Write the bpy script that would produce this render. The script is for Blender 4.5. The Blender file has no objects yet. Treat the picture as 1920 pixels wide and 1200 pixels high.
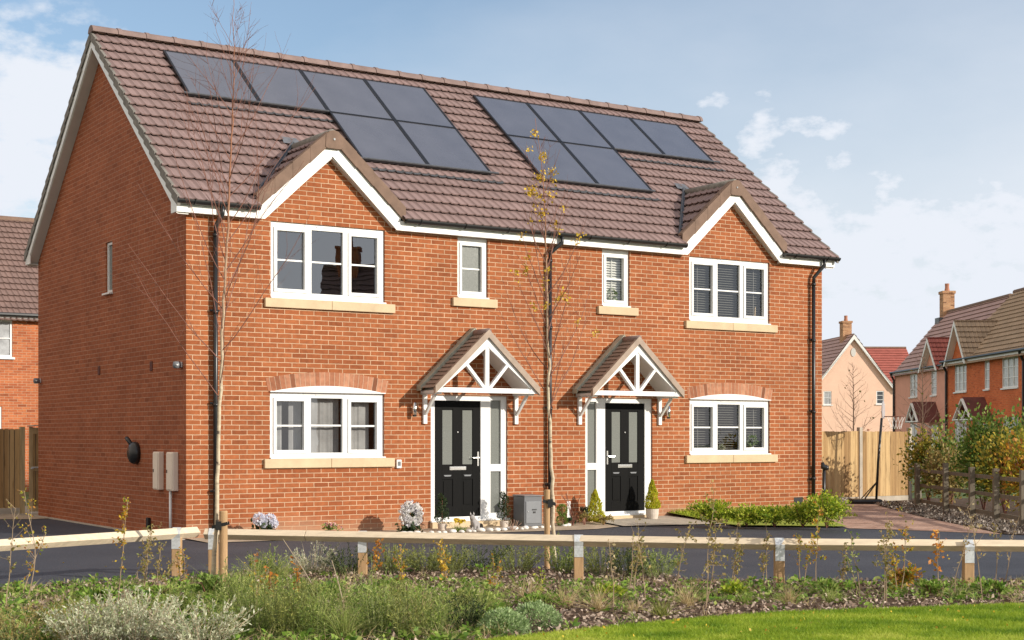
import bpy, math, random
from mathutils import Vector, Matrix, noise as mnoise
random.seed(7)
R = math.radians
scene = bpy.context.scene

# ---------------------------------------------------------------- camera
CAMZ = 1.55
FPX = 2796.0                      # focal length in photo pixels (1920 wide)
cam_d = bpy.data.cameras.new("camera")
cam = bpy.data.objects.new("camera", cam_d)
scene.collection.objects.link(cam)
cam.location = (0, 0, CAMZ)
cam.rotation_euler = (R(90), 0, 0)
cam_d.sensor_width = 36
cam_d.lens = FPX / 1920 * 36
cam_d.shift_y = (818 - 600) / 1920
cam_d.clip_start = 0.5
cam_d.clip_end = 3000
scene.camera = cam

# ---------------------------------------------------------------- light
TH = R(32.912)
P0 = Vector((-4.8783, 22.3238, 0))
U = Vector((math.cos(TH), math.sin(TH), 0))
V = Vector((-math.sin(TH), math.cos(TH), 0))
SUN_AZ, SUN_EL = R(31), R(19)
sh = -V * math.cos(SUN_AZ) + U * math.sin(SUN_AZ)
S = Vector((sh.x * math.cos(SUN_EL), sh.y * math.cos(SUN_EL), math.sin(SUN_EL)))
sun_d = bpy.data.lights.new("sun", 'SUN')
sun_d.energy = 4.4
sun_d.angle = R(0.6)
sun_d.color = (1.0, 0.92, 0.80)
sun = bpy.data.objects.new("sun", sun_d)
sun.rotation_euler = (-S).to_track_quat('-Z', 'Y').to_euler()
scene.collection.objects.link(sun)

scene.view_settings.view_transform = 'Standard'
scene.view_settings.look = 'None'
scene.view_settings.exposure = 0.16
scene.view_settings.gamma = 1.0

world = bpy.data.worlds.new("World")
scene.world = world
world.use_nodes = True
wn, wl = world.node_tree.nodes, world.node_tree.links
wn.clear()


def W(t, **kw):
    n = wn.new(t)
    for k, v in kw.items():
        setattr(n, k, v)
    return n


def wmath(op, a, b=None, c=None):
    n = W('ShaderNodeMath', operation=op)
    for i, x in enumerate((a, b, c)):
        if x is None:
            continue
        if isinstance(x, (int, float)):
            n.inputs[i].default_value = x
        else:
            wl.new(x, n.inputs[i])
    return n.outputs[0]


def pixdir(px, py):
    return Vector(((px - 960) / FPX, 1, (818 - py) / FPX)).normalized()


sky = W('ShaderNodeTexSky', sky_type='NISHITA')
sky.sun_disc = False
sky.sun_elevation = SUN_EL
sky.sun_rotation = math.atan2(S.x, S.y)
sky.air_density = 1.0
sky.dust_density = 1.2
sky.ozone_density = 1.6
tc = W('ShaderNodeTexCoord')
D = tc.outputs['Generated']
noise = W('ShaderNodeTexNoise')
mp = W('ShaderNodeMapping')
mp.inputs['Scale'].default_value = (1, 1, 1.9)
wl.new(D, mp.inputs[0])
wl.new(mp.outputs[0], noise.inputs['Vector'])
noise.inputs['Scale'].default_value = 26
noise.inputs['Detail'].default_value = 8
noise.inputs['Roughness'].default_value = 0.6
noise2 = W('ShaderNodeTexNoise')
mp2 = W('ShaderNodeMapping')
mp2.inputs['Scale'].default_value = (1, 1, 2.2)
mp2.inputs['Location'].default_value = (3.1, .4, .9)
wl.new(D, mp2.inputs[0])
wl.new(mp2.outputs[0], noise2.inputs['Vector'])
noise2.inputs['Scale'].default_value = 5
noise2.inputs['Detail'].default_value = 7
noise2.inputs['Roughness'].default_value = 0.55
total = None
# (px, py, radius px, vertical squash, strength): where clouds stand in the sky
for px, py, r, sq, st in [(50, 200, 200, 1.0, 1.8), (130, 130, 90, 1.0, .8), (20, 290, 240, 1.0, 1.6), (100, 300, 150, 1.0, .9), (110, 35, 130, 2.2, .55), (230, 60, 90, 2.5, .4),
                          (1238, 163, 62, 1.5, .85), (1350, 198, 75, 1.5, .8), (1425, 215, 85, 1.1, 1.05), (1500, 232, 90, 1.5, .9), (1565, 245, 70, 2.0, .85),
                          (1400, 290, 110, .8, .8), (1450, 360, 150, .9, 1.1), (1540, 420, 200, 1.1, 1.5), (1650, 470, 230, 1.2, 1.6), (1790, 450, 210, 1.4, 1.6),
                          (1900, 450, 210, 1.4, 1.6), (1600, 590, 340, 1.1, 1.8), (1830, 600, 360, 1.2, 1.8), (1620, 700, 440, 1.3, 1.3),
                          (1750, 300, 260, 5.0, .42), (1600, 345, 200, 5.0, .4)]:
    c = pixdir(px, py)
    sub = W('ShaderNodeVectorMath', operation='SUBTRACT')
    wl.new(D, sub.inputs[0]); sub.inputs[1].default_value = c
    mul = W('ShaderNodeVectorMath', operation='MULTIPLY')
    wl.new(sub.outputs[0], mul.inputs[0]); mul.inputs[1].default_value = (1, 1, sq)
    ln = W('ShaderNodeVectorMath', operation='LENGTH')
    wl.new(mul.outputs[0], ln.inputs[0])
    q = wmath('DIVIDE', ln.outputs['Value'], r / FPX)
    q = wmath('SUBTRACT', 1.0, q)
    q = wmath('MAXIMUM', q, 0.0)
    q = wmath('MULTIPLY', q, st)
    total = q if total is None else wmath('MAXIMUM', total, q)
nz = wmath('MULTIPLY_ADD', noise.outputs['Fac'], 3.4, -1.7)
m1 = wmath('ADD', total, nz)
sep = W('ShaderNodeSeparateXYZ'); wl.new(D, sep.inputs[0])
mr = W('ShaderNodeMapRange', interpolation_type='SMOOTHSTEP')
wl.new(m1, mr.inputs['Value'])
mr.inputs['From Min'].default_value = 0.05
mr.inputs['From Max'].default_value = 1.25
# only where a cloud bank stands
gate = W('ShaderNodeMapRange', interpolation_type='SMOOTHSTEP')
wl.new(total, gate.inputs['Value'])
gate.inputs['From Min'].default_value = 0.0
gate.inputs['From Max'].default_value = 0.50
cl = wmath('MULTIPLY', mr.outputs[0], gate.outputs[0])
# thin general veil, thicker near the horizon and to the right
ex = wmath('MULTIPLY_ADD', sep.outputs['X'], .8, 0.36)
ez = wmath('MULTIPLY_ADD', sep.outputs['Z'], -2.7, 0.62)
veil = wmath('ADD', ex, ez)
veil = wmath('MULTIPLY_ADD', noise2.outputs['Fac'], 0.5, wmath('SUBTRACT', veil, 0.30))
veil = wmath('MINIMUM', wmath('MAXIMUM', veil, 0.08), 0.92)
fac = wmath('MAXIMUM', cl, veil)
mix = W('ShaderNodeMix', data_type='RGBA')
wl.new(fac, mix.inputs['Factor'])
hs = W('ShaderNodeHueSaturation')
hs.inputs['Saturation'].default_value = 1.04
wl.new(sky.outputs[0], hs.inputs['Color'])
wl.new(hs.outputs[0], mix.inputs['A'])
mix.inputs['B'].default_value = (5.0, 5.25, 5.7, 1)
# unseen bright cloud bank added left of and behind the camera as fill light
bm1 = W('ShaderNodeMapRange', interpolation_type='SMOOTHSTEP')
wl.new(sep.outputs['Y'], bm1.inputs['Value'])
bm1.inputs['From Min'].default_value = 0.72
bm1.inputs['From Max'].default_value = 0.30
bm2 = W('ShaderNodeMapRange', interpolation_type='SMOOTHSTEP')
wl.new(wmath('ADD', sep.outputs['X'], wmath('MULTIPLY', noise2.outputs['Fac'], .5)), bm2.inputs['Value'])
bm2.inputs['From Min'].default_value = 0.75
bm2.inputs['From Max'].default_value = 0.05
bank = wmath('MULTIPLY', bm1.outputs[0], bm2.outputs[0])
mix_fill = W('ShaderNodeMix', data_type='RGBA')
wl.new(bank, mix_fill.inputs['Factor'])
wl.new(mix.outputs['Result'], mix_fill.inputs['A'])
mix_fill.inputs['B'].default_value = (5.9, 5.3, 4.7, 1)
bg = W('ShaderNodeBackground')
bg.inputs['Strength'].default_value = 0.15
wl.new(mix_fill.outputs['Result'], bg.inputs['Color'])
wo = W('ShaderNodeOutputWorld')
wl.new(bg.outputs[0], wo.inputs[0])

# ---------------------------------------------------------------- helpers
COL = scene.collection


def gp(px, py, z=0.0):
    """photo pixel -> point on the horizontal plane at height z"""
    t = (z - CAMZ) * FPX / (818 - py)
    return Vector(((px - 960) / FPX * t, t, z))


def at(px, Y, z=0.0):
    return Vector(((px - 960) / FPX * Y, Y, z))


def HB(s, d, z=0.0):
    p = P0 + U * s + V * d
    return Vector((p.x, p.y, z))


class MB:
    def __init__(self):
        self.v, self.f, self.uv = [], [], []

    def add(self, verts, faces, uvs=None):
        n = len(self.v)
        self.v += [tuple(p) for p in verts]
        for i, fc in enumerate(faces):
            self.f.append(tuple(n + k for k in fc))
            self.uv.append(uvs[i] if uvs else None)
        return self

    def box(self, x0, x1, y0, y1, z0, z1):
        p = [(x0, y0, z0), (x1, y0, z0), (x1, y1, z0), (x0, y1, z0), (x0, y0, z1), (x1, y0, z1), (x1, y1, z1), (x0, y1, z1)]
        return self.add(p, [(0, 3, 2, 1), (4, 5, 6, 7), (0, 1, 5, 4), (1, 2, 6, 5), (2, 3, 7, 6), (3, 0, 4, 7)])

    def quad(self, a, b, c, d, uv=None):
        return self.add([a, b, c, d], [(0, 1, 2, 3)], [uv] if uv else None)

    def prism_y(self, poly, y0, y1):
        """polygon in x,z extruded from y0 (front) to y1"""
        n = len(poly)
        vs = [(x, y0, z) for x, z in poly] + [(x, y1, z) for x, z in poly]
        fs = [tuple(range(n)), tuple(range(2 * n - 1, n - 1, -1))]
        fs += [(i, i + n, (i + 1) % n + n, (i + 1) % n) for i in range(n)]
        return self.add(vs, fs)

    def prism_x(self, poly, x0, x1):
        n = len(poly)
        vs = [(x0, y, z) for y, z in poly] + [(x1, y, z) for y, z in poly]
        fs = [tuple(range(n - 1, -1, -1)), tuple(range(n, 2 * n))]
        fs += [(i, (i + 1) % n, (i + 1) % n + n, i + n) for i in range(n)]
        return self.add(vs, fs)

    def bar(self, p, q, w, h, up=(0, 0, 1)):
        p, q, up = Vector(p), Vector(q), Vector(up)
        t = (q - p).normalized()
        sx = t.cross(up).normalized()
        sy = sx.cross(t).normalized()
        vs = []
        for b in (p, q):
            for i, j in ((-1, -1), (1, -1), (1, 1), (-1, 1)):
                vs.append(b + sx * (w / 2 * i) + sy * (h / 2 * j))
        return self.add(vs, [(3, 2, 1, 0), (4, 5, 6, 7), (0, 1, 5, 4), (1, 2, 6, 5), (2, 3, 7, 6), (3, 0, 4, 7)])

    def tube(self, path, radii, n=6, cap=True):
        path = [Vector(p) for p in path]
        if not isinstance(radii, (list, tuple)):
            radii = [radii] * len(path)
        base = len(self.v)
        ref = Vector((0.3, 0.9, 0.17)).normalized()
        for i, p in enumerate(path):
            t = (path[min(i + 1, len(path) - 1)] - path[max(i - 1, 0)])
            if t.length < 1e-7:
                t = Vector((0, 0, 1))
            t.normalize()
            a = t.cross(ref)
            if a.length < 0.1:
                a = t.cross(Vector((1, 0, 0)))
            a.normalize()
            b = t.cross(a)
            for k in range(n):
                an = 2 * math.pi * k / n
                self.v.append(tuple(p + (a * math.cos(an) + b * math.sin(an)) * radii[i]))
        for i in range(len(path) - 1):
            for k in range(n):
                k2 = (k + 1) % n
                self.f.append((base + i * n + k, base + i * n + k2, base + (i + 1) * n + k2, base + (i + 1) * n + k))
                self.uv.append(None)
        if cap:
            self.f.append(tuple(base + k for k in range(n))[::-1]); self.uv.append(None)
            e = base + (len(path) - 1) * n
            self.f.append(tuple(e + k for k in range(n))); self.uv.append(None)
        return self

    def lathe(self, prof, n=20, c=(0, 0, 0), sx=1, sy=1):
        base = len(self.v)
        for r, z in prof:
            for k in range(n):
                a = 2 * math.pi * k / n
                self.v.append((c[0] + r * math.cos(a) * sx, c[1] + r * math.sin(a) * sy, c[2] + z))
        for i in range(len(prof) - 1):
            for k in range(n):
                k2 = (k + 1) % n
                self.f.append((base + i * n + k, base + i * n + k2, base + (i + 1) * n + k2, base + (i + 1) * n + k))
                self.uv.append(None)
        self.f.append(tuple(base + k for k in range(n))[::-1]); self.uv.append(None)
        e = base + (len(prof) - 1) * n
        self.f.append(tuple(e + k for k in range(n))); self.uv.append(None)
        return self

    def leaf(self, p, dirv, size, width=0.5, fold=0.0, rnd=None):
        """one leaf: a four-cornered blade from p along dirv"""
        d = Vector(dirv).normalized()
        side = d.cross(Vector((random.uniform(-1, 1), random.uniform(-1, 1), random.uniform(-1, 1))))
        if side.length < .05:
            side = d.cross(Vector((0, 0, 1)))
        side.normalize()
        p = Vector(p)
        m = p + d * size * 0.5
        r = random.random() if rnd is None else rnd
        u = [(r, 0), (r, 0.5), (r, 1), (r, .5)]
        self.add([p, m + side * size * width * .5, p + d * size, m - side * size * width * .5], [(0, 1, 2, 3)], [u])
        return self

    def blade(self, p, dirv, length, w, bend=0.3, segs=2, rnd=None):
        d = Vector(dirv).normalized()
        side = d.cross(Vector((random.uniform(-1, 1), random.uniform(-1, 1), .1)))
        if side.length < .05:
            side = Vector((1, 0, 0))
        side.normalize()
        hor = Vector((d.x, d.y, 0))
        p = Vector(p)
        r = random.random() if rnd is None else rnd
        prev = None
        for i in range(segs + 1):
            t = i / segs
            c = p + d * length * t + hor * (bend * length * t * t) - Vector((0, 0, bend * .5 * length * t * t))
            ww = w * (1 - t * .92)
            a, b = c - side * ww / 2, c + side * ww / 2
            if prev:
                self.add([prev[0], prev[1], b, a], [(0, 1, 2, 3)], [[(r, 0), (r, 0), (r, 1), (r, 1)]])
            prev = (a, b)
        return self

    def build(self, name, mat, parent=None, loc=None, rotz=0, smooth=False, bevel=0, label=None):
        me = bpy.data.meshes.new(name)
        me.from_pydata(self.v, [], self.f)
        uvl = me.uv_layers.new(name="UVMap")
        data = []
        for i, fc in enumerate(self.f):
            u = self.uv[i]
            if u is None:
                a, b, c = Vector(self.v[fc[0]]), Vector(self.v[fc[1]]), Vector(self.v[fc[2]])
                n = (b - a).cross(c - b)
                ax, ay, az = abs(n.x), abs(n.y), abs(n.z)
                if ay >= ax and ay >= az:
                    u = [(self.v[k][0], self.v[k][2]) for k in fc]
                elif ax >= az:
                    u = [(self.v[k][1], self.v[k][2]) for k in fc]
                else:
                    u = [(self.v[k][0], self.v[k][1]) for k in fc]
            for q in u:
                data += [q[0], q[1]]
        uvl.data.foreach_set("uv", data)
        if smooth:
            me.polygons.foreach_set("use_smooth", [True] * len(me.polygons))
        me.materials.append(mat)
        o = bpy.data.objects.new(name, me)
        COL.objects.link(o)
        if parent:
            o.parent = parent
        if loc is not None:
            o.location = loc
        o.rotation_euler = (0, 0, rotz)
        if bevel:
            bm = o.modifiers.new("bevel", 'BEVEL')
            bm.width = bevel
            bm.segments = 2
            bm.limit_method = 'ANGLE'
        if label:
            o['label'] = label
        return o


def tag(o, label, cat, group=None):
    o['label'] = label
    o['category'] = cat
    if group:
        o['group'] = group
    return o


def thing(name, label, cat, loc=(0, 0, 0), rotz=0, group=None):
    o = bpy.data.objects.new(name, None)
    COL.objects.link(o)
    o.location = loc
    o.rotation_euler = (0, 0, rotz)
    o.empty_display_size = .1
    return tag(o, label, cat, group)


def struct(o, kind='structure'):
    o['kind'] = kind
    return o


def copy_tree(o, parent=None):
    c = o.copy()
    COL.objects.link(c)
    c.parent = parent
    for ch in list(o.children):
        copy_tree(ch, c)
    return c


# ---------------------------------------------------------------- materials
def newmat(name):
    m = bpy.data.materials.new(name)
    m.use_nodes = True
    n, l = m.node_tree.nodes, m.node_tree.links
    n.clear()
    out = n.new('ShaderNodeOutputMaterial')
    p = n.new('ShaderNodeBsdfPrincipled')
    l.new(p.outputs[0], out.inputs[0])
    return m, n, l, p


def ramp(n, stops):
    r = n.new('ShaderNodeValToRGB')
    e = r.color_ramp.elements
    while len(e) < len(stops):
        e.new(0.5)
    for i, (pos, c) in enumerate(stops):
        e[i].position = pos
        e[i].color = (*c, 1)
    return r


def mat(name, col, rough=0.6, var=0.12, scale=6.0, spec=0.4, bump=0.0, bscale=None, metal=0.0, stretch=None, coat=0.0):
    m, n, l, p = newmat(name)
    tcn = n.new('ShaderNodeTexCoord')
    vec = tcn.outputs['Object']
    if stretch:
        mpn = n.new('ShaderNodeMapping')
        mpn.inputs['Scale'].default_value = stretch
        l.new(vec, mpn.inputs[0])
        vec = mpn.outputs[0]
    nz = n.new('ShaderNodeTexNoise')
    nz.inputs['Scale'].default_value = scale
    nz.inputs['Detail'].default_value = 6
    nz.inputs['Roughness'].default_value = .6
    l.new(vec, nz.inputs['Vector'])
    a = tuple(max(0, c * (1 - var * 2)) for c in col)
    b = tuple(min(1, c * (1 + var * 2)) for c in col)
    r = ramp(n, [(0.25, a), (0.75, b)])
    l.new(nz.outputs['Fac'], r.inputs[0])
    l.new(r.outputs[0], p.inputs['Base Color'])
    p.inputs['Roughness'].default_value = rough
    p.inputs['Specular IOR Level'].default_value = spec
    p.inputs['Metallic'].default_value = metal
    p.inputs['Coat Weight'].default_value = coat
    if bump:
        n2 = n.new('ShaderNodeTexNoise')
        n2.inputs['Scale'].default_value = bscale or scale * 4
        n2.inputs['Detail'].default_value = 5
        l.new(vec, n2.inputs['Vector'])
        bp = n.new('ShaderNodeBump')
        bp.inputs['Strength'].default_value = 1
        bp.inputs['Distance'].default_value = bump
        l.new(n2.outputs['Fac'], bp.inputs['Height'])
        l.new(bp.outputs[0], p.inputs['Normal'])
    return m


def brickmat(name, c1, c2, mortar, bw=.25, rh=.075, ms=.0055, offset=.5, dark=.5, soldier=False, zoff=0.0, lowdirt=False):
    m, n, l, p = newmat(name)
    uv = n.new('ShaderNodeUVMap'); uv.uv_map = "UVMap"
    mpn = n.new('ShaderNodeMapping')
    mpn.inputs['Location'].default_value = (0.02, zoff, 0)
    l.new(uv.outputs[0], mpn.inputs[0])
    # slight unevenness in the joints
    wn_ = n.new('ShaderNodeTexNoise'); wn_.inputs['Scale'].default_value = 9
    l.new(mpn.outputs[0], wn_.inputs['Vector'])
    off = n.new('ShaderNodeVectorMath'); off.operation = 'MULTIPLY_ADD'
    l.new(wn_.outputs['Color'], off.inputs[0]); off.inputs[1].default_value = (.010, .007, 0)
    l.new(mpn.outputs[0], off.inputs[2])
    b = n.new('ShaderNodeTexBrick')
    b.offset = offset
    b.inputs['Scale'].default_value = 1
    b.inputs['Mortar Size'].default_value = ms
    b.inputs['Mortar Smooth'].default_value = .25
    b.inputs['Brick Width'].default_value = bw
    b.inputs['Row Height'].default_value = rh
    b.inputs['Color1'].default_value = (0, 0, 0, 1)
    b.inputs['Color2'].default_value = (1, 1, 1, 1)
    b.inputs['Mortar'].default_value = (.5, .5, .5, 1)
    l.new(off.outputs[0], b.inputs['Vector'])
    r = ramp(n, [(0.0, tuple(x * dark for x in c1)), (0.10, c1), (0.5, tuple((x + y) / 2 for x, y in zip(c1, c2))), (1.0, c2)])
    l.new(b.outputs['Color'], r.inputs[0])
    # drag marks and clay variation inside each brick
    n1 = n.new('ShaderNodeTexNoise'); n1.inputs['Scale'].default_value = 14; n1.inputs['Detail'].default_value = 6
    l.new(uv.outputs[0], n1.inputs['Vector'])
    r1 = ramp(n, [(.3, (.82, .8, .78)), (.7, (1.14, 1.12, 1.1))])
    l.new(n1.outputs['Fac'], r1.inputs[0])
    mx = n.new('ShaderNodeMix'); mx.data_type = 'RGBA'; mx.blend_type = 'MULTIPLY'; mx.inputs['Factor'].default_value = 1
    l.new(r.outputs[0], mx.inputs['A']); l.new(r1.outputs[0], mx.inputs['B'])
    # large weather patches
    n3 = n.new('ShaderNodeTexNoise'); n3.inputs['Scale'].default_value = .9; n3.inputs['Detail'].default_value = 4
    l.new(uv.outputs[0], n3.inputs['Vector'])
    r3 = ramp(n, [(.3, (.88, .87, .87)), (.7, (1.08, 1.07, 1.06))])
    l.new(n3.outputs['Fac'], r3.inputs[0])
    mm = n.new('ShaderNodeMix'); mm.data_type = 'RGBA'
    l.new(b.outputs['Fac'], mm.inputs['Factor'])
    l.new(mx.outputs['Result'], mm.inputs['A'])
    nm = n.new('ShaderNodeTexNoise'); nm.inputs['Scale'].default_value = 3; nm.inputs['Detail'].default_value = 5
    l.new(uv.outputs[0], nm.inputs['Vector'])
    rm = ramp(n, [(.3, tuple(x * .78 for x in mortar)), (.7, tuple(min(1, x * 1.12) for x in mortar))])
    l.new(nm.outputs['Fac'], rm.inputs[0])
    l.new(rm.outputs[0], mm.inputs['B'])
    m3 = n.new('ShaderNodeMix'); m3.data_type = 'RGBA'; m3.blend_type = 'MULTIPLY'; m3.inputs['Factor'].default_value = 1
    l.new(mm.outputs['Result'], m3.inputs['A']); l.new(r3.outputs[0], m3.inputs['B'])
    res = m3.outputs['Result']
    if lowdirt:
        # splash staining along the foot of the wall
        sp = n.new('ShaderNodeSeparateXYZ'); l.new(uv.outputs[0], sp.inputs[0])
        ad = n.new('ShaderNodeMath'); ad.operation = 'MULTIPLY_ADD'
        l.new(n3.outputs['Fac'], ad.inputs[0]); ad.inputs[1].default_value = -.5; l.new(sp.outputs['Y'], ad.inputs[2])
        mrn = n.new('ShaderNodeMapRange')
        l.new(ad.outputs[0], mrn.inputs['Value'])
        mrn.inputs['From Min'].default_value = -.25; mrn.inputs['From Max'].default_value = .08
        mrn.inputs['To Min'].default_value = .75; mrn.inputs['To Max'].default_value = 0
        m4 = n.new('ShaderNodeMix'); m4.data_type = 'RGBA'
        l.new(mrn.outputs[0], m4.inputs['Factor']); l.new(res, m4.inputs['A'])
        m4.inputs['B'].default_value = (.40, .25, .16, 1)
        res = m4.outputs['Result']
    l.new(res, p.inputs['Base Color'])
    p.inputs['Roughness'].default_value = .85
    p.inputs['Specular IOR Level'].default_value = .25
    bp = n.new('ShaderNodeBump'); bp.inputs['Distance'].default_value = .006; bp.inputs['Strength'].default_value = .8
    inv = n.new('ShaderNodeMath'); inv.operation = 'MULTIPLY_ADD'
    l.new(b.outputs['Fac'], inv.inputs[0]); inv.inputs[1].default_value = -1
    sc = n.new('ShaderNodeMath'); sc.operation = 'MULTIPLY'; l.new(n1.outputs['Fac'], sc.inputs[0]); sc.inputs[1].default_value = .5
    l.new(sc.outputs[0], inv.inputs[2])
    l.new(inv.outputs[0], bp.inputs['Height'])
    l.new(bp.outputs[0], p.inputs['Normal'])
    return m


def tilemat(name, col, tw=.334, th=.318, var=.06):
    m, n, l, p = newmat(name)
    uv = n.new('ShaderNodeUVMap'); uv.uv_map = "UVMap"
    dv = n.new('ShaderNodeVectorMath'); dv.operation = 'DIVIDE'
    l.new(uv.outputs[0], dv.inputs[0]); dv.inputs[1].default_value = (tw, th, 1)
    fl = n.new('ShaderNodeVectorMath'); fl.operation = 'FLOOR'
    l.new(dv.outputs[0], fl.inputs[0])
    wnz = n.new('ShaderNodeTexWhiteNoise'); wnz.noise_dimensions = '2D'
    l.new(fl.outputs[0], wnz.inputs['Vector'])
    a = tuple(c * (1 - var) for c in col); b = tuple(c * (1 + var) for c in col)
    r = ramp(n, [(0, a), (1, b)])
    l.new(wnz.outputs['Value'], r.inputs[0])
    nz = n.new('ShaderNodeTexNoise'); nz.inputs['Scale'].default_value = 2.0; nz.inputs['Detail'].default_value = 8; nz.inputs['Roughness'].default_value = .7
    l.new(uv.outputs[0], nz.inputs['Vector'])
    r2 = ramp(n, [(.3, (.8, .8, .8)), (.7, (1.15, 1.13, 1.12))])
    l.new(nz.outputs['Fac'], r2.inputs[0])
    mx = n.new('ShaderNodeMix'); mx.data_type = 'RGBA'; mx.blend_type = 'MULTIPLY'; mx.inputs['Factor'].default_value = 1
    l.new(r.outputs[0], mx.inputs['A']); l.new(r2.outputs[0], mx.inputs['B'])
    l.new(mx.outputs['Result'], p.inputs['Base Color'])
    p.inputs['Roughness'].default_value = .75
    p.inputs['Specular IOR Level'].default_value = .35
    bp = n.new('ShaderNodeBump'); bp.inputs['Distance'].default_value = .003
    n2 = n.new('ShaderNodeTexNoise'); n2.inputs['Scale'].default_value = 60
    l.new(uv.outputs[0], n2.inputs['Vector'])
    l.new(n2.outputs['Fac'], bp.inputs['Height']); l.new(bp.outputs[0], p.inputs['Normal'])
    return m


def leafmat(name, stops, trans=.25, rough=.55):
    """leaf colour picked per leaf from uv.x"""
    m, n, l, p = newmat(name)
    uv = n.new('ShaderNodeUVMap'); uv.uv_map = "UVMap"
    sp = n.new('ShaderNodeSeparateXYZ'); l.new(uv.outputs[0], sp.inputs[0])
    k = len(stops)
    r = ramp(n, [(i / max(1, k - 1), c) for i, c in enumerate(stops)])
    l.new(sp.outputs['X'], r.inputs[0])
    l.new(r.outputs[0], p.inputs['Base Color'])
    p.inputs['Roughness'].default_value = rough
    p.inputs['Specular IOR Level'].default_value = .3
    tr = n.new('ShaderNodeBsdfTranslucent'); l.new(r.outputs[0], tr.inputs[0])
    ms_ = n.new('ShaderNodeMixShader'); ms_.inputs[0].default_value = trans
    out = [x for x in n if x.type == 'OUTPUT_MATERIAL'][0]
    l.new(p.outputs[0], ms_.inputs[1]); l.new(tr.outputs[0], ms_.inputs[2]); l.new(ms_.outputs[0], out.inputs[0])
    return m


def glassmat(name, base=.12, tint=(1, 1, 1), rough=.0):
    m, n, l, p = newmat(name)
    out = [x for x in n if x.type == 'OUTPUT_MATERIAL'][0]
    g = n.new('ShaderNodeBsdfGlossy'); g.inputs['Roughness'].default_value = rough
    g.inputs['Color'].default_value = (.80, .88, 1, 1)
    nz = n.new('ShaderNodeTexNoise'); nz.inputs['Scale'].default_value = 1.5
    tcn = n.new('ShaderNodeTexCoord'); l.new(tcn.outputs['Object'], nz.inputs['Vector'])
    bp = n.new('ShaderNodeBump'); bp.inputs['Distance'].default_value = .002; bp.inputs['Strength'].default_value = .6
    l.new(nz.outputs['Fac'], bp.inputs['Height']); l.new(bp.outputs[0], g.inputs['Normal'])
    t = n.new('ShaderNodeBsdfTransparent'); t.inputs[0].default_value = (*tint, 1)
    fr = n.new('ShaderNodeFresnel'); fr.inputs['IOR'].default_value = 1.5
    ad = n.new('ShaderNodeMath'); ad.operation = 'ADD'; ad.use_clamp = True
    l.new(fr.outputs[0], ad.inputs[0]); ad.inputs[1].default_value = base
    ms_ = n.new('ShaderNodeMixShader')
    l.new(ad.outputs[0], ms_.inputs[0]); l.new(t.outputs[0], ms_.inputs[1]); l.new(g.outputs[0], ms_.inputs[2])
    l.new(ms_.outputs[0], out.inputs[0])
    return m


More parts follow.
